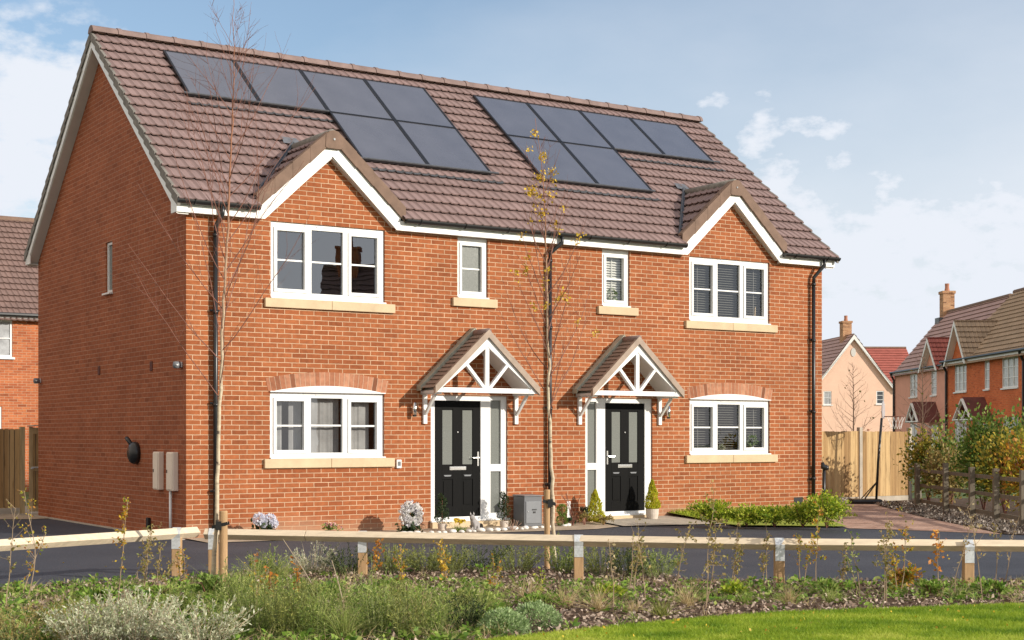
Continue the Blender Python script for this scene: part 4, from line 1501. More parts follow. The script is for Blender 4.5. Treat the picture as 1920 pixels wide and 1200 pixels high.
ch = mb.build('chimney', M['chimney'], hp)
mb = MB(); mb.lathe([(.14, 0), (.11, .2), (.12, .36)], 10, (-.06, 1.35, AZ + .93)); mb.build('chimney_pot', M['terracotta'], ch)
mb = MB(); mb.box(-.06, .06, -.02, 0, 1.9, 2.02); mb.v = [(x_ + .98, y_, z_) for x_, y_, z_ in mb.v]; mb.build('vent', M['terracotta'], hp)

# red roofed house behind
hq, _, _ = gable_house('red_roofed_house', 'house with bright red tiled roof behind the peach rendered one', at(1590, 112, 0), R(3), 5.6, 8.6, 4.9, 8.35, M['brickN'], M['tileR'], amp=0, over=.2, barge=False)
mb = MB(); mb.box(1.25, 2.3, 4.0, 4.6, 7.6, 8.55); mb.build('chimney', M['chimney'], hq)

# terrace at right, facade facing left (towards -X): local x runs towards the camera
def side_house(name, label, X0, Y0, Lx, Dy, ez, rz, wallm, tilem, wins, **kw):
    # local +x = -Y (towards camera) ; local -y (front) = -X
    return gable_house(name, label, Vector((X0, Y0, 0)), R(-90 + 1.3), Lx, Dy, ez, rz, wallm, tilem, wins, **kw)
hr, zr1, mr1 = side_house('pink_rendered_house', 'pink rendered house with red front gable and small red porch at right', 20.9, 81.5, 9.9, 5.6, 4.9, 8.2, M['renderP'], M['tileM'],
                [(2.9, 4.25, 3.6, 4.8, 2, 2), (6.6, 7.5, 3.6, 4.85, 1, 2), (2.9, 4.2, .9, 2.2, 2, 1), (9.2, 9.8, .9, 2.2, 1, 1)], amp=0, over=.13)
hs_, zr2, mr2 = side_house('red_brick_house', 'deep red brick house with brown tiled roof and tall white sash windows at right edge', 20.6, 70.6, 15.0, 6.6, 4.95, 8.3, M['brickR'], M['tileB'],
                [(1.1, 2.8, 3.6, 4.9, 3, 2), (5.2, 5.85, 3.6, 4.88, 1, 2), (7.4, 9.3, 3.58, 4.88, 3, 2), (1.1, 2.8, .6, 2.25, 3, 1), (7.5, 9.3, .9, 2.35, 3, 1), (11.6, 13.0, 3.6, 4.88, 2, 2)], over=.2, pitch=.30, amp=.02)


def front_gable(h, c, hw, base, apex, ymax, tilem, wallm, proj=.12):
    mb = MB(); mb.add([(c - hw, -.002, base), (c + hw, -.002, base), (c, -.002, apex)], [(0, 1, 2)])
    g = mb.build('front_gable', wallm, h)
    m_ = (apex - base) / hw; cs_ = 1 / math.sqrt(1 + m_ * m_)
    mb = MB()
    for sgn in (-1, 1):
        x0 = c + sgn * (hw + .2)
        tiles(mb, (x0, -.3, apex + .12 - m_ * (hw + .2)), (0, 1, 0), (-sgn, 0, m_), ymax + .3, (hw + .2) / cs_, (sgn * m_, 0, 1), amp=.015, pitch=.2, samples=4, flip=sgn < 0)
    mb.build('gable_roof', tilem, g)
    mb = MB()
    for sgn in (-1, 1):
        pl = [(c, apex + .1), (c, apex - .12), (c + sgn * hw, base - .12), (c + sgn * (hw + .18), base - .12), (c + sgn * (hw + .18), apex + .1 - m_ * (hw + .18))]
        if sgn > 0:
            pl = pl[::-1]
        mb.prism_y(pl, -.32, -.28)
        pl = [(c, apex - .08), (c, apex - .10), (c + sgn * hw, base - .10), (c + sgn * hw, base - .08)]
        if sgn < 0:
            pl = pl[::-1]
        mb.prism_y(pl, -.28, -.003)
    mb.build('bargeboard', M['barge'], g)
front_gable(hr, 6.9, 1.35, 4.9, 6.35, 1.7, M['tileR'], M['renderP'])
front_gable(hs_, 1.95, 1.40, 4.95, 6.75, 2.0, M['tileB'], M['brickR'])
for h_, cx_, z_, m_, w_, pj_ in ((hr, 7.3, 2.25, 'tileD', .95, 1.15), (hs_, 5.2, 2.25, 'tileD', 1.15, .95)):
    mb = MB()
    mb.prism_y([(cx_ - w_, z_), (cx_ - w_ - .12, z_ - .02), (cx_, z_ + 1.02), (cx_ + w_ + .12, z_ - .02), (cx_ + w_, z_), (cx_, z_ + .90)], -pj_, 0)
    p_ = mb.build('porch_roof', M[m_], h_)
    mb = MB()
    for sgn in (-1, 1):
        mb.bar((cx_ + sgn * (w_ + .05), -pj_ - .03, z_), (cx_, -pj_ - .03, z_ + .93), .06, .13, (0, 1, 0))
        mb.bar((cx_ + sgn * w_ * .9, -pj_ * .9, z_ + .02), (cx_ + sgn * w_ * .9, 0, z_ - .55), .08, .08)
        mb.bar((cx_ + sgn * w_ * .45, -pj_ - .03, z_ + .45), (cx_, -pj_ - .03, z_ + .06), .05, .06, (0, 1, 0))
    mb.bar((cx_ - w_, -pj_ - .03, z_ + .03), (cx_ + w_, -pj_ - .03, z_ + .03), .06, .1, (0, 1, 0))
    mb.build('porch_frame', M['barge'], h_)
    mb = MB(); mb.box(cx_ - .5, cx_ + .5, -.03, 0, 0, 2.1); mb.build('door', M['upvc'], h_)
mb = MB(); mb.box(-.05, .60, 2.50, 3.12, 7.3, 9.30); mb.box(-.1, .65, 2.45, 3.17, 9.30, 9.45)
ch = mb.build('chimney', M['chimney'], hr)
mb = MB(); mb.lathe([(.15, 0), (.11, .2), (.12, .42)], 10, (.28, 2.81, 9.45)); mb.build('chimney_pot', M['terracotta'], ch)
mb = MB(); mb.box(-.08, .63, 2.25, 2.49, 7.2, 8.0); mb.build('chimney_flashing', M['leadl'], ch)
for h_, xs_ in ((hr, (.15,)), (hs_, (.1, 10.1))):
    for x_ in xs_:
        mb = MB(); mb.tube([(x_, -.25, 5.0), (x_, -.2, 4.85), (x_, -.08, 4.6), (x_, -.08, 0)], .06, 8); mb.build('downpipe', M['black'], h_)

# house across the road, behind the camera: seen mirrored in the upstairs glass
def mirror(p):
    v_ = Vector((p.x - P0.x, p.y - P0.y, 0))
    k_ = v_.dot(V)
    q_ = v_ - V * (2 * k_)
    return Vector((q_.x + P0.x, q_.y + P0.y, p.z))
Zv = 60
pa = mirror(at(596, Zv)); pb = mirror(at(760, Zv))
ang = math.atan2(pa.y - pb.y, pa.x - pb.x)
ho, _, _ = gable_house('opposite_house', 'house across the road mirrored in the upstairs left window with a chimney', pb, ang, (pa - pb).length, 7.5, 4.9, 8.65, M['brickN'], M['tileN'], amp=0)
lc = (mirror(at(637, Zv)) - pb).length
mb = MB(); mb.box(lc - .45, lc + .45, 3.3, 4.2, 7.4, 9.45); mb.box(lc - .5, lc + .5, 3.25, 4.25, 9.45, 9.6); mb.build('chimney', M['brickN'], ho)
mb = MB(); mb.lathe([(.16, 0), (.14, .6)], 10, (lc - .1, 3.7, 9.6)); mb.build('chimney_pot', M['terracotta'], ho)

#@@PART2
# ---------------------------------------------------------------- garden helpers
def splane(px, d):
    k = (px - 960) / FPX
    # (P0.x+U.x s+V.x d) = k (P0.y+U.y s+V.y d)
    return (k * (P0.y + V.y * d) - P0.x - V.x * d) / (U.x - k * U.y)


def G(px, d, z=0.0):
    return HB(splane(px, d), d, z)


LG = dict(
    green=leafmat('leaf_green', [(.07, .13, .025), (.12, .21, .035), (.20, .30, .05), (.30, .37, .09)], trans=.35),
    lime=leafmat('leaf_lime', [(.08, .16, .015), (.22, .33, .02), (.44, .52, .04), (.62, .62, .10)], trans=.35),
    dark=leafmat('leaf_dark', [(.018, .035, .012), (.03, .055, .018), (.05, .08, .025)]),
    conifer=leafmat('leaf_conifer', [(.26, .30, .02), (.52, .52, .03), (.72, .66, .06)], trans=.35),
    silver=leafmat('leaf_silver', [(.26, .31, .16), (.44, .48, .30), (.60, .62, .43), (.68, .68, .52)], trans=.3),
    olive=leafmat('leaf_olive', [(.10, .13, .03), (.24, .28, .06), (.44, .44, .13), (.22, .25, .07)], trans=.35),
    herb=leafmat('leaf_herb', [(.09, .15, .03), (.20, .29, .05), (.37, .45, .10), (.56, .58, .24)], trans=.35),
    grass=leafmat('leaf_grass', [(.16, .23, .05), (.30, .36, .09), (.50, .50, .20)], trans=.4),
    straw=leafmat('leaf_straw', [(.48, .37, .19), (.60, .50, .28), (.42, .28, .14)], trans=.35),
    autumn=leafmat('leaf_autumn', [(.14, .20, .03), (.36, .34, .04), (.60, .44, .04), (.56, .26, .03), (.32, .13, .05)], trans=.35),
    bronze=leafmat('leaf_bronze', [(.18, .20, .06), (.30, .27, .07), (.38, .27, .09), (.46, .36, .14), (.20, .15, .07)], trans=.35),
    orange=leafmat('leaf_orange', [(.55, .25, .03), (.50, .16, .03), (.60, .36, .05)]),
    yellow=leafmat('leaf_yellow', [(.62, .42, .03), (.72, .50, .05), (.50, .28, .03), (.70, .54, .10)]),
    hebe=leafmat('leaf_hebe', [(.20, .30, .12), (.34, .46, .20), (.48, .58, .32)], trans=.3),
    white=leafmat('petal_white', [(.72, .70, .66), (.80, .78, .75), (.74, .73, .80)]),
    lilac=leafmat('petal_lilac', [(.76, .77, .86), (.84, .84, .88), (.70, .72, .84)], trans=.35),
    pink=leafmat('petal_pink', [(.70, .30, .42), (.75, .45, .52), (.80, .65, .15)]),
    petaly=leafmat('petal_yellow', [(.75, .55, .03), (.80, .62, .06)]),
    weed=leafmat('leaf_weed', [(.06, .13, .02), (.13, .24, .03), (.23, .38, .05), (.36, .47, .11), (.34, .34, .12)], trans=.35),
    mulch=leafmat('bark_chips', [(.10, .065, .045), (.22, .15, .11), (.38, .28, .21), (.52, .42, .34), (.16, .11, .08)], trans=0),
    lawn=leafmat('lawn_blades', [(.11, .22, .014), (.22, .34, .025), (.37, .48, .045), (.55, .60, .11)], trans=.45),
    gravel=leafmat('gravel_bits', [(.10, .085, .07), (.24, .20, .17), (.40, .35, .30)], trans=0),
)


def rdir(up=0.0):
    v = Vector((random.gauss(0, 1), random.gauss(0, 1), random.gauss(0, 1) + up))
    return v.normalized()


def ellip_leaves(mb, c, r, n, size, width=.5, shell=.55, up=.6, lump=.35, seed=None):
    """leaves gathered in clumps through an uneven ellipsoid"""
    c = Vector(c)
    clumps = [(rdir(), random.uniform(.55, 1.1)) for _ in range(max(5, n // 45))]
    for _ in range(n):
        d, k = random.choice(clumps)
        v = (d + rdir() * lump).normalized()
        rad = (shell + (1 - shell) * random.random()) * k
        p = c + Vector((v.x * r[0], v.y * r[1], v.z * r[2])) * rad
        if p.z < c.z - r[2] * .95:
            continue
        mb.leaf(p, (v * .7 + rdir(up) * .8), size * random.uniform(.6, 1.3), width)


def shrub(name, label, cat, loc, r, h, n, size, m, group=None, width=.5, stems=7, stemm='twig', lump=.35, shell=.3):
    t = thing(name, label, cat, loc, random.uniform(0, 6), group)
    mb = MB()
    ellip_leaves(mb, (0, 0, h * .55), (r, r * .9, h * .5), n, size, width, shell, lump=lump)
    mb.build('foliage', LG[m], t)
    mb = MB()
    for i in range(stems):
        a = random.uniform(0, 6.28); rr = random.uniform(.3, .8) * r
        mb.tube([(0, 0, -.02), (math.cos(a) * rr * .4, math.sin(a) * rr * .4, h * .4), (math.cos(a) * rr, math.sin(a) * rr, h * random.uniform(.7, .95))], [.008, .006, .003], 4)
    mb.build('stem', M[stemm], t)
    return t


# ---------------------------------------------------------------- timber fences
def slat_panel(a, b, z0, z1, w=.11, th=.018, thing_=None, m='wood', name='fence_panel'):
    """vertical overlapping boards between two points in house axes (s,d)"""
    mb = MB()
    a, b = Vector(a), Vector(b)
    ln = (b - a).length
    t = (b - a) / ln
    nrm = Vector((t.y, -t.x))
    n = int(ln / w)
    for i in range(n):
        p = a + t * (i * ln / n + .010); q = a + t * ((i + 1) * ln / n - .006)
        zt = z1 + random.uniform(-.008, .008)
        o1, o2 = nrm * (.012 + (.004 if i % 2 else 0)), nrm * .024
        vs = [(p.x + o1.x, p.y + o1.y, z0), (q.x + o2.x, q.y + o2.y, z0), (q.x, q.y, z0), (p.x, p.y, z0)]
        vs += [(x_, y_, zt) for x_, y_, _ in vs]
        k_ = random.random() * 30
        mb.add(vs, [(0, 1, 5, 4), (1, 2, 6, 5), (2, 3, 7, 6), (3, 0, 4, 7), (4, 5, 6, 7)])
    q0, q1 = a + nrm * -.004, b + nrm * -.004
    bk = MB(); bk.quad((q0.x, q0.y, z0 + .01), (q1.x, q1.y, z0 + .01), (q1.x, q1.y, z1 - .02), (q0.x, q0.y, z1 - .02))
    bk.build('shade_backing', M['woodg'], thing_)  # full dark sheet behind the boards, stands in for shade in the gaps
    return mb.build(name, M[m], thing_)


def woodslatmat():
    m, n, l, p = newmat('slat_wood')
    tcn = n.new('ShaderNodeTexCoord')
    mpn = n.new('ShaderNodeMapping'); mpn.inputs['Scale'].default_value = (9.1, 9.1, .02)
    l.new(tcn.outputs['Object'], mpn.inputs[0])
    v_ = n.new('ShaderNodeTexWhiteNoise')
    fl = n.new('ShaderNodeVectorMath'); fl.operation = 'FLOOR'
    l.new(mpn.outputs[0], fl.inputs[0]); l.new(fl.outputs[0], v_.inputs['Vector'])
    r = ramp(n, [(0, (.27, .155, .06)), (.5, (.43, .27, .115)), (1, (.56, .39, .19))])
    l.new(v_.outputs['Value'], r.inputs[0])
    m2 = n.new('ShaderNodeMapping'); m2.inputs['Scale'].default_value = (14, 14, 1.6); l.new(tcn.outputs['Object'], m2.inputs[0])
    nz = n.new('ShaderNodeTexNoise'); nz.inputs['Scale'].default_value = 1.4; nz.inputs['Detail'].default_value = 6; l.new(m2.outputs[0], nz.inputs['Vector'])
    r2 = ramp(n, [(.28, (.55, .5, .42)), (.45, (.98, .97, .95)), (.75, (1.12, 1.1, 1.05))]); l.new(nz.outputs['Fac'], r2.inputs[0])
    mx = n.new('ShaderNodeMix'); mx.data_type = 'RGBA'; mx.blend_type = 'MULTIPLY'; mx.inputs['Factor'].default_value = 1
    l.new(r.outputs[0], mx.inputs['A']); l.new(r2.outputs[0], mx.inputs['B']); l.new(mx.outputs['Result'], p.inputs['Base Color'])
    p.inputs['Roughness'].default_value = .8
    return m


M['slatw'] = woodslatmat()
fr_ = thing('board_fence', 'tall wooden board fence with concrete posts beyond the driveway at right', 'fence', P0, TH)
dF = 3.62
posts = [12.9, 14.55, 16.22, 17.9, 19.58]
for a, b in zip(posts, posts[1:]):
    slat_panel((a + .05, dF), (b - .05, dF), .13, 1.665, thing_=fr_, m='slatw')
    mb = MB(); mb.box(a + .05, b - .05, dF - .03, dF + .02, -.06, .125); mb.build('gravel_board', M['conc'], fr_, bevel=.005)
for p_ in posts:
    mb = MB(); mb.box(p_ - .05, p_ + .05, dF - .05, dF + .05, -.1, 1.76 if p_ > 17 else 1.7); mb.build('concrete_post', M['conc'], fr_, bevel=.008)
mb = MB(); mb.box(19.64, 19.74, dF - .25, dF - .13, -.1, 1.0); mb.build('wooden_post', M['woodg'], fr_, bevel=.005)

fl_ = thing('garden_fence', 'wooden board fence beside the gate at far left', 'fence', P0, TH)
for a, b in ((-1.95, -.10), (-3.85, -2.0)):
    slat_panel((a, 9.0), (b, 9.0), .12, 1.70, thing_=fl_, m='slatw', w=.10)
    mb = MB(); mb.box(a, b, 8.97, 9.03, -.06, .115); mb.build('gravel_board', M['conc'], fl_)
for p_ in (-.05, -1.975):
    mb = MB(); mb.box(p_ - .045, p_ + .045, 8.94, 9.05, -.1, 1.74); mb.build('fence_post', M['wood'], fl_)
gt = thing('garden_gate', 'dark wooden side gate with ring latch by the rear corner of the gable wall', 'gate', HB(.02, 8.75), TH)
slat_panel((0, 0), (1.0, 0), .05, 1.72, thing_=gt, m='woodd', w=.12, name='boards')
mb = MB(); mb.box(-.0, .07, -.03, -.005, .05, 1.74); mb.box(.07, 1.0, -.03, -.005, 1.60, 1.72); mb.box(.07, 1.0, -.03, -.005, .86, .95); mb.box(.07, 1, -.03, -.005, .06, .16); mb.build('gate_frame', M['wood'], gt)
mb = MB(); mb.add([(-.03, -.10, 1.745), (1.0, -.10, 1.80), (1.0, .08, 1.84), (-.03, .08, 1.76)], [(0, 1, 2, 3)]); mb.build('top_cap', M['woodg'], gt)
mb = MB(); mb.tube([(.04, -.04, .93), (.17, -.045, .93)], .014, 6); mb.lathe([(.028, 0), (.03, .02)], 10, (.05, -.05, .90)); mb.build('latch', M['galv'], gt)

# weathered post and rail fence along the hedge
pr = thing('post_and_rail_fence', 'low weathered post and rail fence along the autumn hedge right of the driveway', 'fence')
pts_ = [(8.86, 32.6), (8.78, 30.2), (8.74, 28.35), (8.68, 26.75), (8.62, 25.15), (8.56, 23.6)]
for x_, y_ in pts_:
    mb = MB(); mb.box(x_ - .05, x_ + .05, y_ - .05, y_ + .05, -.1, .98 + random.uniform(-.02, .03)); mb.build('post', M['woodg'], pr, bevel=.006)
for z_ in (.80, .48, .14):
    for (xa, ya), (xb, yb_) in zip(pts_, pts_[1:]):
        mb = MB(); mb.bar((xa + .07, ya, z_), (xb + .07, yb_, z_), .03, .07); mb.build('rail', M['woodg'], pr)

# birdsmouth fences in front
def rail_bar(mb, p, q, w=.088):
    p, q = Vector(p), Vector(q)
    t = (q - p).normalized()
    side = t.cross(Vector((0, 0, 1))).normalized()
    mb.bar(p, q, w, w, (side + Vector((0, 0, 1))).normalized())


def knee_fence(name, label, posts_, ext0, ext1, rails):
    t = thing(name, label, 'fence', posts_[0])
    o0 = Vector(posts_[0])
    for p_ in posts_:
        p_ = Vector(p_)
        q = p_ - o0
        mb = MB(); mb.box(q.x - .05, q.x + .05, q.y - .05, q.y + .05, -o0.z - .15, p_.z - .055 - o0.z)
        po = mb.build('post', M['post'], t, bevel=.006)
        mb = MB()
        zt = p_.z - o0.z
        mb.box(q.x - .048, q.x + .048, q.y - .056, q.y - .0505, zt - .17, zt - .052)
        # strap bent over the rail
        mb.add([(q.x - .048, q.y - .066, zt - .004), (q.x + .048, q.y - .066, zt - .004), (q.x + .048, q.y, zt + .066), (q.x - .048, q.y, zt + .066)], [(0, 1, 2, 3)])
        mb.add([(q.x - .048, q.y, zt + .066), (q.x + .048, q.y, zt + .066), (q.x + .048, q.y + .066, zt), (q.x - .048, q.y + .066, zt)], [(0, 1, 2, 3)])
        mb.add([(q.x - .048, q.y - .054, zt - .054), (q.x + .048, q.y - .054, zt - .054), (q.x + .048, q.y - .066, zt - .004), (q.x - .048, q.y - .066, zt - .004)], [(0, 1, 2, 3)])
        mb.build('strap', M['galv'], po)
    for a, b in rails:
        mb = MB(); rail_bar(mb, Vector(a) - o0, Vector(b) - o0); mb.build('rail', M['rail'], t, bevel=.004)
    return t
# posts are given with z = centre height of the rail
PA = Vector((-3.73, 16.6, .47))
fl = [PA]
lx, ly = -5.55, 14.45
dirL = (Vector((lx, ly, 0)) - Vector((PA.x, PA.y, 0))).normalized()
endA = PA - dirL * .28
knee_fence('knee_rail_fence', 'low timber knee rail running to the left edge, ending beside the left birch', [PA, PA + dirL * 2.75 + Vector((0, 0, -.02))], 0, 0, [(PA + dirL * 5.2 + Vector((0, 0, -.03)), endA)])
PB = [Vector((-3.36, 16.78, .45)), Vector((-1.656, 16.54, .435)), Vector((.712, 15.95, .432)), Vector((2.773, 15.48, .43)), Vector((4.68, 15.30, .425)), Vector((6.7, 15.2, .42))]
st = PB[0] - (PB[1] - PB[0]).normalized() * .10
rs = [(st, PB[0] + (PB[1] - PB[0]) * .62), (PB[0] + (PB[1] - PB[0]) * .625, PB[2]), (PB[2] + Vector((.01, 0, 0)), PB[3]), (PB[3] + Vector((.01, 0, 0)), PB[5] + Vector((.3, 0, 0)))]
knee_fence('knee_rail_fence', 'long low timber knee rail with five strapped posts running right from the left birch', PB, 0, 0, rs)

# ---------------------------------------------------------------- birch trees
def birch(label, Y, trunkpx, z_first, nb, seed, leaves=0, spread=1.0, lean=None):
    random.seed(seed)
    pts = [at(px, Y, CAMZ + (818 - py) * Y / FPX) for px, py in trunkpx]
    base = Vector((pts[0].x, pts[0].y, 0))
    t = thing('birch_tree', label, 'tree', base)
    P = [p - base for p in pts]
    H_ = P[-1].z
    def pos(z):
        if z <= P[0].z:
            return P[0]
        for a, b in zip(P, P[1:]):
            if a.z <= z <= b.z:
                return a.lerp(b, (z - a.z) / (b.z - a.z))
        return P[-1]
    def rad(z): return max(.0025, .0245 * (1 - z / H_) ** .9 + .001)
    mb = MB()
    pp = []
    n = 40
    for i in range(n + 1):
        z = H_ * i / n
        q = pos(z) + Vector((random.gauss(0, .006), random.gauss(0, .006), 0))
        pp.append(q)
    mb.tube(pp, [rad(H_ * i / n) * (1.15 if i == 0 else 1) for i in range(n + 1)], 8)
    mb.build('trunk', M['bark'], t, smooth=True)
    bm_, lm = MB(), MB()
    tips = []
    az = random.uniform(0, 6)
    for i in range(nb):
        f = i / (nb - 1)
        z = z_first + (H_ * .93 - z_first) * f ** .9
        az += 2.4 + random.uniform(-.5, .5)
        ln = (2.0 * (1 - f) ** .8 + .32) * random.uniform(.7, 1.1) * spread
        p = pos(z)
        ang = R(random.uniform(24, 46))
        path = [p]
        d = Vector((math.cos(az) * math.sin(ang), math.sin(az) * math.sin(ang), math.cos(ang)))
        k = 9
        for j in range(k):
            d = (d + Vector((random.gauss(0, .07), random.gauss(0, .07), .06))).normalized()
            path.append(path[-1] + d * ln / k)
        r0 = min(rad(z) * .5, .0055)
        bm_.tube(path, [r0 * (1 - .8 * j / k) + .0007 for j in range(k + 1)], 4, cap=False)
        for s_ in range(random.randint(5, 9)):
            j = random.randint(2, k - 1)
            q = path[j]
            dd = (d + rdir() * .75).normalized(); dd.z = abs(dd.z) * .8 + .15
            tw = [q]
            for _ in range(4):
                dd = (dd + rdir() * .18).normalized()
                tw.append(tw[-1] + dd * ln * .09)
            bm_.tube(tw, [.0020, .0017, .0014, .0011, .0008], 3, cap=False)
            tips += tw[1:]
        tips += path[4:]
    bm_.build('branches', M['twig'], t)
    if leaves:
        # the last yellow leaves hang on near the top of the crown
        cand = [q for q in tips if q.z > H_ * .52]
        hubs = random.sample(cand, min(46, len(cand)))
        for _ in range(leaves):
            q = random.choice(hubs)
            lm.leaf(q + rdir() * random.uniform(0, .07), rdir(-.5), random.uniform(.022, .042), .8)
        lm.build('leaves', LG['yellow'], t)
    return t


birch('slender bare birch tied to a stake, left one, before the brick corner', 15.72,
      [(399, 1092), (404, 1000), (408, 930), (409, 850), (413, 720), (420, 560), (427, 430), (431, 330), (437, 190), (438, 60), (437, -20)], 1.95, 40, 5)
birch('slender birch with last yellow leaves, right of the two, in front of the middle downpipe', 17.5,
      [(1040, 1062), (1037, 980), (1034, 880), (1030, 760), (1027, 640), (1024, 520), (1022, 430), (1018, 330), (1010, 270), (1002, 222)], 1.75, 34, 11, leaves=620, spread=.62)
random.seed(21)
for lab, px, Y, ztop, zbot, tpx in (('round timber stake strapped to the left birch trunk', 419, 15.62, .77, -.2, 406), ('round timber stake strapped to the right birch trunk', 1026, 17.35, .93, -.2, 1037)):
    b = at(px, Y, 0)
    t = thing('tree_stake', lab, 'stake', b, 0, 'tree stakes')
    mb = MB(); mb.tube([(0, 0, zbot), (0, 0, ztop - .01), (0, 0, ztop)], [.043 if px < 500 else .034] * 2 + [.038 if px < 500 else .03], 12); mb.build('stake', M['post'], t, smooth=False)
    tp = at(tpx, Y + .05, 0) - b
    mb = MB()
    mb.bar((.05 * (1 if tp.x < 0 else -1), -.045, ztop - .13), (tp.x * 1.35, -.03, ztop - .17), .012, .035)
    mb.bar((.05 * (1 if tp.x < 0 else -1), .05, ztop - .13), (tp.x * 1.35, .09, ztop - .17), .012, .035)
    mb.bar((tp.x * 1.35, -.035, ztop - .17), (tp.x * 1.35, .095, ztop - .17), .012, .035)
    mb.box(tp.x * .5 - .03, tp.x * .5 + .03, -.06, .06, ztop - .20, ztop - .11)
    mb.build('rubber_tie', M['black'], t)

# bare trees in front of the far houses
def bare_tree(label, px, Y, H_, seed, zb=0):
    random.seed(seed)
    t = thing('bare_tree', label, 'tree', at(px, Y, zb))
    mb = MB(); mb.tube([(0, 0, 0), (.03, 0, H_ * .5), (0, 0, H_)], [.05, .026, .006], 6); mb.build('trunk', M['twigb'], t)
    mb = MB(); lm = MB()
    for i in range(34):
        f = i / 33
        z = H_ * (.18 + .78 * f)
        a = i * 2.4 + random.uniform(-.4, .4)
        ln = (H_ * .30 * (1 - f) + .25) * random.uniform(.7, 1.15)
        el = random.uniform(.45, .95)
        d = Vector((math.cos(a), math.sin(a), el)).normalized()
        path = [Vector((.02, 0, z))]
        for j in range(5):
            d = (d + rdir() * .12 + Vector((0, 0, .05))).normalized()
            path.append(path[-1] + d * ln / 5)
        mb.tube(path, [.012, .010, .008, .006, .005, .004], 4, cap=False)
        for q in path[2:]:
            dd = (d + rdir() * .8).normalized()
            mb.tube([q, q + dd * ln * .22, q + dd * ln * .34 + Vector((0, 0, .05))], [.005, .004, .003], 3, cap=False)
            if random.random() < .12:
                lm.leaf(q + dd * ln * .3, rdir(), .12, .8)
    mb.build('branches', M['twigb'], t)
    lm.build('leaves', LG['bronze'], t)
M['twigb'] = mat('brown_twig', (.40, .26, .19), .8, .15)
bare_tree('bare young tree in front of the peach rendered gable', 1599, 62, 4.6, 3)
bare_tree('bare young tree in front of the pink rendered house', 1729, 60, 4.9, 4)

# ---------------------------------------------------------------- things by the driveway
hoop = thing('basketball_hoop', 'portable basketball hoop on black pole standing in front of the board fence', 'basketball hoop', at(1643, 34.2, 0))
mb = MB(); mb.box(-.62, .10, -.25, .25, .0, .115); mb.build('base', M['black'], hoop, bevel=.05)
mb = MB(); mb.tube([(0, 0, .08), (.04, 0, .95), (.125, 0, 1.97)], .028, 8); mb.build('pole', M['black'], hoop, smooth=True)
mb = MB(); mb.tube([(.015, 0, .50), (-.26, 0, .12)], .016, 6); mb.tube([(.015, .03, .50), (-.30, .16, .12)], .012, 6); mb.build('brace', M['black'], hoop)
mb = MB()
out = [(-.20, 0), (-.24, .14), (-.20, .28), (-.08, .38), (.02, .40), (.10, .38), (.20, .28), (.24, .14), (.20, 0)]
ca, sa_ = math.cos(R(62)), math.sin(R(62))
vs = []
for th_ in (0, .02):
    for x_, z_ in out:
        vs.append((.15 + x_ * ca * 1.0 + th_ * sa_, x_ * sa_ * 1.5 - th_ * ca, 1.96 + z_ * 1.0))
nn = len(out)
mb.add(vs, [tuple(range(nn)), tuple(range(2 * nn - 1, nn - 1, -1))] + [(i, i + nn, (i + 1) % nn + nn, (i + 1) % nn) for i in range(nn)])
mb.build('backboard', mat('clear_backboard', (.48, .49, .50), .3, .1, 6), hoop)
mb = MB()
ctr = Vector((.15 + .27, -.12, 2.0))
ring = [(ctr.x + .20 * math.cos(a), ctr.y + .20 * math.sin(a), 2.0) for a in [2 * math.pi * i / 20 for i in range(21)]]
mb.tube(ring, .009, 5); mb.tube([(.17, -.03, 2.0), (.24, -.06, 2.0)], .012, 5)
mb.build('rim', M['twig'], hoop)
mb = MB()
for i in range(12):
    a = 2 * math.pi * i / 12; b = a + .5; c_ = a - .5
    for q in (b, c_):
        mb.tube([(ctr.x + .20 * math.cos(a), ctr.y + .20 * math.sin(a), 2.0), (ctr.x + .15 * math.cos((a + q) / 2), ctr.y + .15 * math.sin((a + q) / 2), 1.86), (ctr.x + .11 * math.cos(q), ctr.y + .11 * math.sin(q), 1.72)], .0035, 3)
mb.build('net', M['white_cord'] if 'white_cord' in M else M['upvc'], hoop)
bp_ = thing('black_post', 'thin black post with a cone cap beside the right corner of the brick house', 'post', at(1545, 29.2, 0))
mb = MB(); mb.tube([(0, 0, -.1), (0, 0, .95)], .03, 8); mb.build('tube', M['black'], bp_, smooth=True)
mb = MB(); mb.tube([(-.03, 0, 1.04), (-.02, 0, .95), (.06, -.02, .93), (.085, -.03, .93)], [.03, .055, .05, .03], 10); mb.build('cap', M['black'], bp_, smooth=True)

# ---------------------------------------------------------------- things in the front gardens
pb_ = thing('parcel_box', 'dark grey steel parcel box standing between left front door and middle downpipe', 'parcel box', HB(splane(983, -.42), -.42, .03), TH)
mb = MB(); mb.box(0, .36, 0, .34, 0, .50); mb.build('body', M['greybox'], pb_, bevel=.006)
mb = MB(); mb.box(.03, .33, -.012, -.001, .05, .42); mb.build('door', M['greybox2'], pb_, bevel=.004)
mb = MB(); mb.prism_x([(-.02, .505), (.35, .505), (.35, .53), (-.02, .52)], -.01, .37); mb.build('lid', M['greybox2'], pb_, bevel=.003)
mb = MB(); mb.box(.15, .24, -.018, -.0125, .27, .29); mb.box(.17, .22, -.018, -.0125, .22, .25); mb.build('emblem', M['black'], pb_)
mb = MB(); mb.lathe([(.009, 0), (.009, .01)], 8); mb.v = [(.07 + a, -.0125 - c, .25 + b) for a, b, c in mb.v]; mb.build('lock', M['chrome'], pb_)


def potshape(t, r, h, m, n=20):
    mb = MB(); mb.lathe([(r * .78, 0), (r * .95, h * .5), (r, h), (r * .92, h), (r * .88, h * .9), (.001, h * .88)], n); return mb.build('pot', M[m], t, smooth=False)


